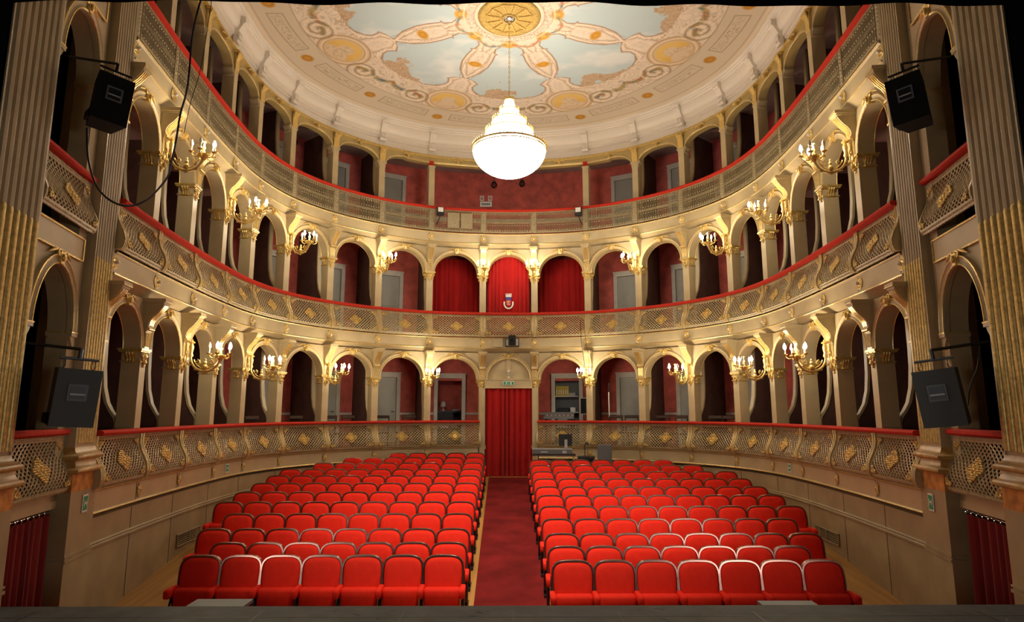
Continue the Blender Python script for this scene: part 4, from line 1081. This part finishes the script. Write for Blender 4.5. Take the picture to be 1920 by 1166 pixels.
# black stage border, and black sheets for the stage darkness at its sides
bd = MB(); rings = []
xs_ = np.linspace(-6.2, 6.2, 121)
fr_ = [[(x, 4.98+.012*math.sin(x*7), z0) for x in xs_] for z0 in (3.44, 5.5)]
fr_[0] = [(x, y, 3.462+.012*math.sin(x*1.9+1)+.008*math.sin(x*4.3)) for x, y, z in fr_[0]]
bd.rings(fr_, closed=False, cap=False); bd.rings([[(x, y-.02, z) for x, y, z in r] for r in fr_], closed=False, cap=False)
tag(link('stage_border_drape', bd.mesh('border', M['drape'], 0)), 'black cloth border hanging across the top of the stage opening', 'drape')
for s_, sd in ((-1, 'left'), (1, 'right')):
    lg = MB(); xs_ = np.linspace(0, 1.6, 40)
    rr = [[(s_*(4.40+x), 5.16+.02*math.sin(x*12), z) for x in xs_] for z in (-1.5, 5.4)]
    lg.rings(rr, closed=False, cap=False); lg.rings([[(x, y-.02, z) for x, y, z in r] for r in rr], closed=False, cap=False)
    tag(link('stage_darkness_sheet', lg.mesh('leg', M['drape'], 0)), 'black cloth sheet standing for stage darkness at the %s edge of the stage opening' % sd, 'drape', 'black sheets for stage darkness')

# ------------------------------------------------------------------ loudspeakers
def speaker(x, y, z, yaw, tilt, label, arm_to, bright, roll=0.):
    b = MB(); H2, W2 = .285, .19
    f = [(-W2, -.17), (W2, -.17), (W2*.72, .25), (-W2*.72, .25)]
    b.extr(f, -H2, H2, 'z')
    hc = MB(); hc.box(-.085, .085, -.182, -.170, -.03, .135); hc2 = MB(); hc2.box(-.065, .065, -.186, -.181, -.01, .115)
    bar = MB(); bar.box(-.065, .065, -.192, -.185, .028, .043)
    gr = MB(); gr.box(-W2*.70, W2*.70, .25, .262, -H2+.02, H2-.02)
    sk = MB()
    for sx in (-.13, .13): sk.tube([(sx+.018*math.cos(q*PI/4), -.03, H2+.045+.05*math.sin(q*PI/4)) for q in range(8)], .006, 5, closed=True)
    br = MB(); br.tube([(-.17, -.03, H2+.10), (.17, -.03, H2+.10)], .014, 6); br.tube([(0, -.03, H2+.10), (0, -.03, H2+.20)], .02, 6); br.tube([(0, -.03, H2+.2)]+[arm_to], .016, 8)
    amp = MB(); amp.box(-W2*1.02, -W2*.86, -.05, .12, -H2+.02, -H2+.12)
    e = thing('loudspeaker', label, 'loudspeaker', (x, y, z), 0, 'hanging loudspeakers', [('cabinet', b.mesh('cab', bright, 20)), ('grille', gr.mesh('grille', M['black'], 0)), ('handle_cup', hc.mesh('cup', M['grey'], 0), [('recess', hc2.mesh('recess', M['black'], 0)), ('grip', bar.mesh('grip', M['lightgrey'], 0))]), ('shackles', sk.mesh('sh', M['chrome'], 50)), ('hanging_bracket', br.mesh('br', M['black'], 50)), ('connector_plate', amp.mesh('amp', M['black'], 0))], rot=(tilt, roll, yaw))
    if z > 2: e.scale = (.9, .9, .92)
    return e
M['spk'] = mat('speaker_paint', (.055, .06, .056), .55, bump=.2, bscale=160)
M['spk_shade'] = mat('speaker_paint_shade', (.005, .005, .005), .75, spec=.2, bump=.2, bscale=160)  # darkened copy of the cabinet paint: shade on the high pair is coloured in
speaker(-4.42, 6.50, .15, math.radians(47), math.radians(4), 'black loudspeaker hung low beside the left pilasters', (-.42, .42, .50), M['spk'], math.radians(3))
speaker(4.40, 6.50, .15, math.radians(-47), math.radians(4), 'black loudspeaker hung low beside the right pilasters', (.42, .42, .50), M['spk'], math.radians(-6))
speaker(-4.36, 6.50, 3.32, math.radians(47), math.radians(4), 'black loudspeaker hung high beside the left pilasters', (-.42, .42, .52), M['spk_shade'], math.radians(4))
speaker(4.38, 6.50, 3.36, math.radians(-47), math.radians(4), 'black loudspeaker hung high beside the right pilasters', (.42, .42, .52), M['spk_shade'], math.radians(-4))

# ------------------------------------------------------------------ signs, grilles and small things
def on_band(u, z, off=-.004):
    p, a = pn(u, off); return (p[0], p[1], z), a
def exit_plate(loc, a, label, h=.16):
    pl = MB(); pl.box(-.07, .07, -.008, 0, -h/2, h/2); gr = MB(); gr.box(-.055, .055, -.011, -.008, -h/2+.018, h/2-.018)
    pc = MB(); pc.box(-.036, -.024, -.013, -.011, -.035, .035); pc.box(.026, .036, -.013, -.011, -.03, .03); pc.box(-.02, .018, -.013, -.011, -.006, .008); pc.extr([(.018, -.02), (.018, .022), (.026, .001)], -.013, -.011, 'y')
    thing('safety_sign', label, 'sign', loc, a, 'green wall safety signs', [('plate', pl.mesh('p', M['paper'], 0)), ('green_field', gr.mesh('g', M['green'], 0), [('pictogram', pc.mesh('pc', M['paper'], 0))])])
l, a = on_band(3.47, -1.075); exit_plate(l, a, 'green safety sign on the band below the left lattice')
l, a = on_band(15.55, -1.075); exit_plate(l, a, 'green safety sign on the band below the right lattice')
for s_, sd in ((-1, 'left'), (1, 'right')):
    p = wline(s_, 2.62, -.024); exit_plate((p[0], p[1], -1.06), rz_for(s_), 'green safety sign on the pedestal of the %s pilaster' % sd, .2)
ex = MB(); ex.box(-.155, .155, -.02, 0, -.055, .055); eg = MB(); eg.box(-.14, .14, -.024, -.02, -.042, .042); ep = MB()
ep.ell((-.05, -.026, .026), (.009, .003, .009), 0, 6, 4); ep.tube([(-.055, -.026, .015), (-.065, -.026, -.008), (-.085, -.026, -.03)], .006, 5, flat=.4); ep.tube([(-.065, -.026, -.008), (-.045, -.026, -.018), (-.05, -.026, -.035)], .006, 5, flat=.4); ep.tube([(-.085, -.026, .008), (-.058, -.026, .013), (-.035, -.026, .0)], .005, 5, flat=.4)
ep.box(.0, .008, -.027, -.024, -.03, .03); ep.box(.05, .085, -.027, -.024, -.034, .034)
thing('exit_sign', 'green running man exit sign over the red curtained door', 'sign', (0.0, 17.778, .795), 0, None, [('housing', ex.mesh('h', M['paper'], 0)), ('green_field', eg.mesh('g', M['green'], 0), [('pictogram', ep.mesh('p', M['paper'], 0))])])
em = MB(); em.box(-.03, .03, -.05, 0, -.05, .05, 0, .01); eb = MB(); eb.lathe([(.0, 0), (.03, 0), (.035, .03), (.03, .05), (0, .05)], (0, -.07, .06), 12); eb.ell((0, -.06, -.09), (.025, .025, .03))
thing('emergency_lamp', 'small white emergency lamp above the green exit sign', 'lamp', (0.0, 17.90, 1.05), 0, None, [('housing', em.mesh('h', M['lightgrey'], 40)), ('lamp_heads', eb.mesh('l', M['paper'], 50))])
def grille(loc, a, w, h, label):
    f = MB(); 
    for x0, x1, z0, z1 in ((-w/2, w/2, 0, .02), (-w/2, w/2, h-.02, h), (-w/2, -w/2+.02, 0, h), (w/2-.02, w/2, 0, h), (-.01, .01, 0, h)): f.box(x0, x1, -.02, .01, z0, z1)
    s2 = MB(); n = int(h/.03)
    for k in range(n): s2.box(-w/2, w/2, -.012, .006, .01+k*h/n, .01+k*h/n+.012)
    bk_ = MB(); bk_.box(-w/2, w/2, .004, .012, 0, h)
    thing('vent_grille', label, 'vent', loc, a, 'vent grilles in the parapet wall', [('frame', f.mesh('f', M['taupe'], 0)), ('slats', s2.mesh('s', M['taupe'], 0)), ('backing', bk_.mesh('b', M['black'], 0))])
p, a = pn(2.45, .024); grille((p[0], p[1], fz(p[1])+.10), a, .95, .20, 'long low vent grille at the foot of the left wall')
p, a = pn(16.55, .024); grille((p[0], p[1], fz(p[1])+.10), a, .95, .20, 'long low vent grille at the foot of the right wall')
p, a = pn(8.72, .024); grille((p[0], p[1], -1.40), a, .32, .12, 'small dark vent grille left of the red door curtain')

# projector hung on the middle band
pj = MB(); pj.box(-.10, .10, -.34, -.04, -.09, .17, 0, .02); yk = MB(); yk.box(-.19, -.175, -.2, -.02, -.12, .10); yk.box(.175, .19, -.2, -.02, -.12, .10); yk.box(-.19, .19, -.2, -.02, -.13, -.115); yk.box(-.19, .19, -.06, -.02, .09, .105)
wh = MB(); wh.box(.11, .165, -.16, -.02, -.10, .08); wh.box(-.165, -.12, -.14, -.02, -.10, .06); ln = MB(); ln.lathe([(.0, 0), (.05, 0), (.05, .05), (.04, .06), (0, .06)], seg=14); ln.v = [(x, -.34-z, y+.04) for x, y, z in ln.v]
thing('projector', 'black stage projector in a yoke on the middle tier band above the door', 'projector', (.10, 17.74, 1.93), 0, None, [('body', pj.mesh('b', M['black'], 40)), ('yoke', yk.mesh('y', M['black'], 0)), ('side_boxes', wh.mesh('w', M['paper'], 0), (), 'white boxes'), ('lens', ln.mesh('l', M['facet'], 40))])
pp_ = MB(); pp_.box(-.28, .0, -.012, 0, -.11, .12); tag(link('cover_sheet', pp_.mesh('cp', M['cream'], 0), None, (-.16, 17.755, 1.92), 0), 'plain pale cover plate on the middle band beside the projector', 'plate')
# floodlights on the upper railing
for x, lab in ((-1.97, 'left'), (2.03, 'right')):
    u = 8.15 if x < 0 else 10.88
    p, a = pn(u, -.10)
    h_ = MB(); h_.box(-.10, .10, -.09, .0, -.10, .15, 0, .015); gl = MB(); gl.box(-.075, .075, -.096, -.09, .0, .13); st = MB(); st.tube([(0, -.03, -.10), (-.05 if x < 0 else .05, .02, -.26), (-.09 if x < 0 else .09, .06, -.34)], .014, 6)
    thing('floodlight', 'small black floodlight with white lens on the upper railing, %s of centre' % lab, 'floodlight', (p[0], p[1], 5.60), a, 'floodlights on the upper railing', [('housing', h_.mesh('h', M['black'], 40)), ('lens', gl.mesh('g', M['paper'], 0)), ('stand', st.mesh('s', M['black'], 50))])
for q, u in enumerate((8.42, 8.67)):
    p, a = pn(u, -.03); bx = MB(); bx.box(-.165, .165, -.012, 0, .10, .55); tag(link('cover_sheet', bx.mesh('cvr', M['iron'], 0), None, (p[0], p[1], 5.10), a), 'plain pale panel tied over the upper railing, %s beside the floodlight' % ('directly' if q == 0 else 'second'), 'panel', 'pale panels on the upper railing')
# notices on the upper back wall
def notice(x, z, w, h, label, m2):
    b = MB(); b.box(-w/2, w/2, -.01, 0, -h/2, h/2); t_ = MB()
    if w > .2:
        for k in range(5): t_.box(-w*.36+k*w*.145, -w*.36+k*w*.145+w*.11, -.013, -.01, -h*.18, h*.18)
    else:
        t_.tube([(w*.28*math.cos(q*PI/6), -.011, h*.28*math.sin(q*PI/6)) for q in range(12)], .009, 4, closed=True); t_.tube([(-w*.2, -.011, h*.2), (w*.2, -.011, -h*.2)], .008, 4); t_.box(-w*.05, w*.05, -.013, -.01, -h*.1, h*.14)
    thing('notice_plate', label, 'sign', (x, 19.22, z), 0, 'notices on the upper back wall', [('plate', b.mesh('b', M['paper'], 0)), ('marks', t_.mesh('t', m2, 0))])
notice(-.71, 6.45, .37, .17, 'oblong pale notice plate on the upper red wall', M['grey'])
notice(-.84, 6.64, .13, .16, 'small prohibition sign above the oblong notice, the left one', M['redmark'])
notice(-.58, 6.64, .13, .16, 'small prohibition sign above the oblong notice, the right one', M['redmark'])
# crystal lamps in the upper tier
def crystal_lamp(x, y, z, label):
    b = MB(); r_ = random.Random(int(x*100))
    for k in range(26):
        a = k*2.4; zz = 1-2*(k+.5)/26; q = math.sqrt(1-zz*zz); b.ell((.085*q*math.cos(a), .085*q*math.sin(a), .085*zz), (.022, .022, .03), 0, 5, 3)
    c = MB(); c.lathe([(.0, 0), (.055, 0), (.06, .03), (.02, .05), (.008, .06), (.008, .3), (0, .3)], (0, 0, .08), 10)
    thing('crystal_lamp', label, 'lamp', (x, y, z), 0, 'small crystal lamps of the upper tier', [('crystals', b.mesh('c', M['facet'], 0)), ('stem', c.mesh('s', M['black'], 50))])
crystal_lamp(-.45, 18.95, 6.98, 'unlit crystal lamp before the upper red wall, left of the chandelier tip')
crystal_lamp(.42, 18.95, 7.02, 'unlit crystal lamp before the upper red wall, right of the chandelier tip')
for u, lab in ((5.55, 'left'), (13.5, 'right')):
    p, a = pn(u, .95); crystal_lamp(p[0], p[1], 7.0, 'unlit crystal lamp in an upper tier box to the %s' % lab)
# number plaques beside doors
for t, u, lab in ((0, 7.13, 'left'), (0, 11.87, 'right'), (1, 7.13, 'left'), (1, 11.87, 'right')):
    p, a = pn(u, DEP-.012); b = MB(); b.box(-.13, .13, -.012, 0, -.04, .04); m_ = MB()
    for k in range(3): m_.box(-.07+k*.05, -.04+k*.05, -.014, -.012, -.016, .016)
    thing('door_plaque', 'small dark plaque on the red wall of the %s tier box %s of centre' % (TIERN[t], lab), 'plaque', (p[0], p[1], .28+3*t+.15), a, 'box door plaques', [('plate', b.mesh('b', M['black'], 0)), ('marks', m_.mesh('m', M['giltdark'], 0))])

# ------------------------------------------------------------------ chairs and furniture in the boxes
def chair_meshes():
    s_ = MB(); s_.box(-.2, .2, -.2, .2, .43, .47, 0, .01)
    bk = MB()
    for x in (-.18, .18): bk.tube([(x, .19, .45), (x, .22, .7), (x, .26, .9)], .016, 6)
    rl = MB(); rl.box(-.2, .2, .235, .27, .84, .92, 0, .01); rl.box(-.18, .18, .215, .24, .64, .69, 0, .008)
    legs = []
    for x in (-.17, .17):
        for y in (-.17, .17):
            l_ = MB(); l_.tube([(x, y, .43), (x*1.05, y*1.05, 0)], [.018, .012], 6); legs.append(('leg', l_.mesh('leg', M['wood'], 50)))
    return [('seat', s_.mesh('seat', M['wood'], 40)), ('back_posts', bk.mesh('bp', M['wood'], 50)), ('back_rail', rl.mesh('br', M['wood'], 40))]+legs
CH = chair_meshes()
for j, fr, yaw, which in ((7, .28, 160, 'by the left pillar'), (7, .70, 185, 'by the right pillar'), (6, .25, 170, 'by the left pillar'), (6, .55, 190, 'in the middle'), (5, .55, 180, 'in the middle'), (4, .6, 170, 'in the middle'), (11, .45, 175, 'in the middle'), (11, .72, 180, 'by the right pillar'), (12, .3, 185, 'by the left pillar'), (12, .68, 175, 'by the right pillar'), (13, .35, 180, 'by the left pillar'), (13, .62, 190, 'by the right pillar')):
    p, a = pn(j+fr, .58); b = bayname(j)
    thing('chair', 'dark wooden chair in the ground box, %s bay %s, %s' % (ORD[b[0]], b[1], which), 'chair', (p[0], p[1], -1.0), a+math.radians(yaw-180)+PI, 'dark chairs in the ground tier boxes', CH)
# alcoves behind the two open doorways
for j, sd in ((8, 'left'), (10, 'right')):
    c, a = pn(j+.5, DEP); b = MB()
    b.box(-.6, .6, 1.0, 1.06, 0, 2.3); b.box(-.66, -.6, .1, 1.06, 0, 2.3); b.box(.6, .66, .1, 1.06, 0, 2.3); b.box(-.66, .66, .1, 1.06, 2.2, 2.3); b.box(-.66, .66, .02, 1.06, -.06, 0)
    struct('wall_alcove_%s' % sd, b.mesh('alc', M['boxred'], 0), 'small red room seen through the open doorway %s of the stalls door' % sd, 'wall', (c[0], c[1], -1.0), a)
c, a = pn(8.5, DEP)
def at(c, a, x, y, z=-1.0): return (c[0]+math.cos(a)*x-math.sin(a)*y, c[1]+math.sin(a)*x+math.cos(a)*y, z)
sb = MB(); sb.box(-.5, .5, -.2, .2, 1.0, 1.05); sb.box(-.5, .5, -.2, .2, .5, .53); sb.box(-.5, -.46, -.2, .2, 0, 1.0); sb.box(.46, .5, -.2, .2, 0, 1.0); sb.box(-.5, .5, .18, .2, 0, 1.0)
tag(link('sideboard', sb.mesh('sb', M['wood'], 0), None, at(c, a, 0, .72), a), 'dark open sideboard inside the left doorway', 'sideboard')
lb = MB(); lb.lathe([(.0, 0), (.06, 0), (.06, .015), (.015, .03), (.012, .13), (0, .13)], seg=14); ls = MB(); ls.lathe([(.085, .12), (.06, .27), (.058, .27), (.083, .12)], seg=18)
thing('table_lamp', 'small table lamp with white shade on the dark sideboard', 'lamp', at(c, a, -.12, .66, .05), a, None, [('base', lb.mesh('b', M['paper'], 50)), ('lamp_shade', ls.mesh('s', M['paper'], 50))])
for x, w, h, z, m_, lab in ((-.12, .34, .15, -.47, 'paper', 'white printer on the lower shelf of the dark sideboard'), (.2, .22, .12, -.47, 'lightgrey', 'pale box on the lower shelf of the dark sideboard'), (.25, .2, .04, .05, 'lightgrey', 'pale folder lying on top of the dark sideboard')):
    b = MB(); b.box(-w/2, w/2, -.14, .14, 0, h, 0, .01); b.box(-w/2+.03, w/2-.03, -.145, -.1, h*.3, h*.5); tag(link('box', b.mesh('bx', M[m_], 0), None, at(c, a, x, .70, z), a), lab, 'box')
c, a = pn(10.5, DEP)
sf = MB()
for z in (.02, .55, .98, 1.46, 1.95): sf.box(-.36, .36, -.15, .15, z, z+.025)
sd_ = MB(); sd_.box(-.39, -.36, -.16, .16, 0, 2.0); sd_.box(.36, .39, -.16, .16, 0, 2.0); sd_.box(-.39, .39, .15, .165, 0, 2.0)
thing('shelf_unit', 'grey metal shelf unit in the doorway on the right of the stalls door', 'shelf', at(c, a, -.04, .34), a, None, [('shelves', sf.mesh('s', M['paper'], 0), (), 'white shelves'), ('sides', sd_.mesh('sd', M['grey'], 0))])
for k in range(6):
    b = MB(); b.box(-.03, .03, -.1, .1, 0, .30); b.box(-.012, .012, -.103, -.1, .05, .18, 1)
    tag(link('binder', b.mesh('bd', [M['yellow'], M['paper']], 0), None, at(c, a, -.34+k*.066, .34, .487), a), 'yellow binder on the top shelf, %s from the left end' % ORD[k+1], 'binder', 'yellow binders on the top shelf')
for x, w, h, z, m_, lab in ((.16, .2, .10, .487, 'lightgrey', 'grey device beside the yellow binders on the shelf'), (-.1, .34, .12, .007, 'black', 'black coiled equipment on the middle shelf of the shelf unit'), (.18, .16, .14, .007, 'paper', 'white packet on the middle shelf of the shelf unit'), (-.14, .30, .25, -.423, 'lightgrey', 'pale grey box on the lower shelf of the shelf unit'), (.16, .2, .2, -.423, 'wood', 'dark brown box on the lower shelf of the shelf unit')):
    b = MB(); b.box(-w/2, w/2, -.1, .1, 0, h, 0, .015); b.box(-w/2+.02, w/2-.02, -.104, -.09, h*.35, h*.6); tag(link('box', b.mesh('bx', M[m_], 0), None, at(c, a, x-.04, .34, z), a), lab, 'box')
# sound desk and screen in the right hand centre box
p, a = pn(10.42, .42)
cs = MB(); cs.extr([(-.15, .82), (.18, .95), (.18, 1.0), (-.15, .87)], -.42, .42, 'x'); kn = MB(); r_ = random.Random(4)
for k in range(14): kn.ell((-.38+k*.058, -.09, .915), (.012, .012, .014), k % 2, 6, 4)
ft = MB(); ft.box(-.38, -.34, -.1, .1, 0, .85); ft.box(.34, .38, -.1, .1, 0, .85)
thing('mixing_console', 'grey mixing console behind the ground tier rail right of the door', 'mixing console', (p[0], p[1], -1.0), a, None, [('desk', cs.mesh('d', M['grey'], 0)), ('knobs', kn.mesh('k', [M['rail'], M['paper']], 50)), ('support', ft.mesh('f', M['black'], 0))])
p, a = pn(10.86, .55)
sc_ = MB(); sc_.box(-.18, .18, -.02, .02, .95, 1.40, 0, .008); ss_ = MB(); ss_.box(-.165, .165, -.023, -.02, .965, 1.385); sn = MB(); sn.tube([(0, .02, 1.1), (0, .06, .9), (0, .06, 0)], .02, 6); sn.box(-.12, .12, -.05, .17, 0, .02)
thing('monitor', 'dark screen on a stand in the box right of the door', 'monitor', (p[0], p[1], -1.0), a-.7, None, [('frame', sc_.mesh('f', M['lightgrey'], 0)), ('screen', ss_.mesh('s', M['black'], 0)), ('stand', sn.mesh('st', M['black'], 50))])
p, a = pn(11.3, .40)
tb = MB(); tb.lathe([(.0, .85), (.016, .85), (.016, 1.55), (0, 1.55)], seg=10); tk = MB(); tk.lathe([(.0, .02), (.012, .02), (.012, .85), (0, .85)], seg=8); tk.lathe([(.0, 1.55), (.02, 1.55), (.02, 1.8), (0, 1.8)], seg=8); tk.tube([(-.15, 0, .01), (.15, 0, .01)], .012, 6); tk.tube([(0, -.15, .01), (0, .15, .01)], .012, 6)
thing('light_tube_stand', 'thin upright stand with a white tube in the box right of the door', 'stand', (p[0], p[1], -1.0), a, None, [('tube', tb.mesh('t', M['paper'], 50)), ('pole', tk.mesh('p', M['black'], 50))])
# technicians' table behind the right block
fy = fz(16.7)
tt = MB(); tt.box(-.55, .55, -.2, .2, .72, .76)
tl = []
for x in (-.5, .5):
    for y in (-.16, .16):
        l_ = MB(); l_.box(x-.02, x+.02, y-.02, y+.02, 0, .72); tl.append(('leg', l_.mesh('tl', M['ochre'], 0)))
thing('table', 'narrow work table behind the last row of the right block', 'table', (1.17, 16.75, fy), -.06, None, [('table_top', tt.mesh('tt', M['wood'], 0))]+tl)
fc = MB(); fc.box(-.5, .5, -.17, .17, 0, .13, 0, .01); fe = MB(); fe.box(-.505, .505, -.175, .175, .115, .135); fe.box(-.3, -.12, -.178, -.17, .04, .07); fe.box(.25, .36, -.178, -.17, .02, .09)
thing('flight_case', 'flat grey flight case lying on the work table', 'case', (1.13, 16.75, fy+.761), -.06, None, [('body', fc.mesh('b', M['grey'], 0)), ('edge_trim', fe.mesh('e', M['lightgrey'], 0))])
mn = MB(); mn.box(-.17, .17, -.03, .03, .06, .36, 0, .01); ms_ = MB(); ms_.box(-.05, .05, -.06, .06, 0, .015); ms_.box(-.025, .05, -.06, -.03, .0, .22)
thing('monitor', 'dark flat monitor seen from behind on the flight case', 'monitor', (1.47, 16.78, fy+.90), -.06, None, [('case', mn.mesh('c', M['plastic'], 0)), ('foot', ms_.mesh('f', M['lightgrey'], 0))])
sb_ = MB(); sb_.box(-.21, .21, -.15, .15, 0, .72, 0, .01); sb_.box(-.19, .19, -.155, -.15, .03, .68)
tag(link('amplifier_rack', sb_.mesh('r', M['black'], 0), None, (1.98, 16.60, fz(16.6)), -.2), 'black equipment rack standing next to the work table', 'rack')
gb_ = MB(); gb_.box(-.18, .18, -.05, .05, 0, 1.02, 0, .01); gb_.box(-.15, .15, -.056, -.05, .06, .96)
tag(link('display_board', gb_.mesh('g', M['grey'], 0), None, (2.44, 16.5, fz(16.5)), -.25), 'grey upright board standing behind the right block seats', 'board')
dl = MB(); dl.tube([(0, 0, 0), (0, 0, .25), (.03, -.04, .33)], .010, 6); dh_ = MB(); dh_.lathe([(.0, .08), (.03, .07), (.07, 0), (.065, 0), (.02, .05), (0, .06)], (.04, -.06, .28), 12)
thing('desk_lamp', 'small black desk lamp on the equipment rack', 'lamp', (1.95, 16.6, fz(16.6)+.72), 0, None, [('stem', dl.mesh('s', M['black'], 50)), ('lamp_shade', dh_.mesh('h', M['black'], 50))])

# ------------------------------------------------------------------ cables
def cable(pts, r, label):
    P = [np.array(p, float) for p in pts]; out = []
    for i in range(len(P)-1):
        p0, p1, p2, p3 = P[max(i-1, 0)], P[i], P[i+1], P[min(i+2, len(P)-1)]
        for t in np.linspace(0, 1, 8, endpoint=False):
            out.append(.5*(2*p1+(p2-p0)*t+(2*p0-5*p1+4*p2-p3)*t*t+(-p0+3*p1-3*p2+p3)*t**3))
    out.append(P[-1]); mb = MB(); mb.tube([tuple(p) for p in out], r, 6)
    tag(link('cable', mb.mesh('cable', M['black'], 60)), label, 'cable')
def px(u, v, y):
    """point at depth y on the sight line through a picture point"""
    f = 1193.41; p_ = math.radians(9.0358); yw = math.radians(.4228)
    a, b = (u-960)/f, -(v-583)/f
    yy = math.cos(p_)-b*math.sin(p_); zz = math.sin(p_)+b*math.cos(p_)
    X = a*math.cos(yw)+yy*math.sin(yw); Y = -a*math.sin(yw)+yy*math.cos(yw)
    return (-.0346+X*y/Y, y, zz*y/Y)
cable([px(382, -20, 6.2), px(362, 60, 6.2), px(352, 160, 6.2), px(338, 215, 6.2), px(331, 258, 6.2), px(322, 300, 6.25), px(312, 335, 6.3), px(270, 378, 6.35), px(225, 384, 6.35), px(185, 355, 6.38), px(166, 300, 6.4), px(163, 240, 6.45)], .011, 'thick black cable looping from above to the high left loudspeaker')
cable([px(400, -20, 6.3), px(378, 120, 6.3), px(358, 190, 6.3), px(345, 250, 6.3)], .004, 'thin black line hanging beside the thick cable on the left')
cable([px(1088, 600, 17.0), px(1090, 640, 17.0), px(1094, 668, 17.0), px(1097, 700, 17.0)], .006, 'thin wire hanging from the middle tier over a sconce right of the door')
cable([px(1095, 600, 17.0), px(1098, 640, 17.0), px(1104, 670, 17.0), px(1104, 690, 17.0)], .005, 'second thin wire hanging from the middle tier right of the door')
cable([(-3.6+i*.06, 5.31, 3.0) for i in range(0)] or [px(1838, 650, 6.6), px(1832, 690, 6.6), px(1820, 720, 6.6), px(1815, 760, 6.6)], .006, 'black lead hanging behind the low right loudspeaker')

# ------------------------------------------------------------------ unseen lamps for the seats, world
def spot(loc, target, deg, power, col):
    l = bpy.data.lights.new('unseen_seat_spot', 'SPOT'); l.energy = power; l.spot_size = math.radians(deg); l.spot_blend = 1.; l.shadow_soft_size = .15; l.color = col
    o = link('unseen_seat_spot', l, None, loc); d = Vector(target)-Vector(loc); o.rotation_euler = d.to_track_quat('-Z', 'Y').to_euler(); return o
spot((0, 6.3, 7.3), (0, 10.7, -1.7), 56, 4900, (1., .86, .68))  # unseen spot hung over the stalls, added to brighten the seats

for lx, tx in ((-6.35, -3.1), (5.4, 2.7)):                # unseen wing lamps, set at both stage sides to light the seat rims
    l = bpy.data.lights.new('unseen_wing_lamp', 'AREA'); l.energy = 125; l.shape = 'DISK'; l.size = 1.5; l.color = (1., .95, .9)
    loc = Vector((lx, -.2, -.35)); o = link('unseen_wing_lamp', l, None, loc); o.rotation_euler = (Vector((tx, 8.6, -1.6))-loc).to_track_quat('-Z', 'Y').to_euler()

w = bpy.data.worlds.new('World'); bpy.context.scene.world = w; w.use_nodes = True
w.node_tree.nodes['Background'].inputs['Color'].default_value = (.02, .016, .012, 1); w.node_tree.nodes['Background'].inputs['Strength'].default_value = .3

# ------------------------------------------------------------------ camera, view
cam = bpy.data.cameras.new('camera'); co = bpy.data.objects.new('camera', cam); C.objects.link(co)
cam.sensor_width = 36; cam.lens = 36*1193.41/1920; cam.clip_start = .05; cam.clip_end = 200
co.location = (-.0346, 0, ZO); co.rotation_euler = (math.radians(90+9.0358), 0, math.radians(-.4228))
sc = bpy.context.scene; sc.camera = co
for o in ROOTS: o.location.z += ZO
vs = sc.view_settings; sc.display_settings.display_device = 'sRGB'
vs.view_transform = 'Standard'; vs.look = 'None'; vs.exposure = 0.0; vs.gamma = 1; vs.use_curve_mapping = False
dups = {k: v for k, v in USED.items() if len(v) > 1}
if dups: print('DUPLICATE LABELS', list(dups.items())[:10])
lw = [k for k in USED if not 4 <= len(k.split()) <= 16]
if lw: print('LABEL LENGTH', lw[:5])
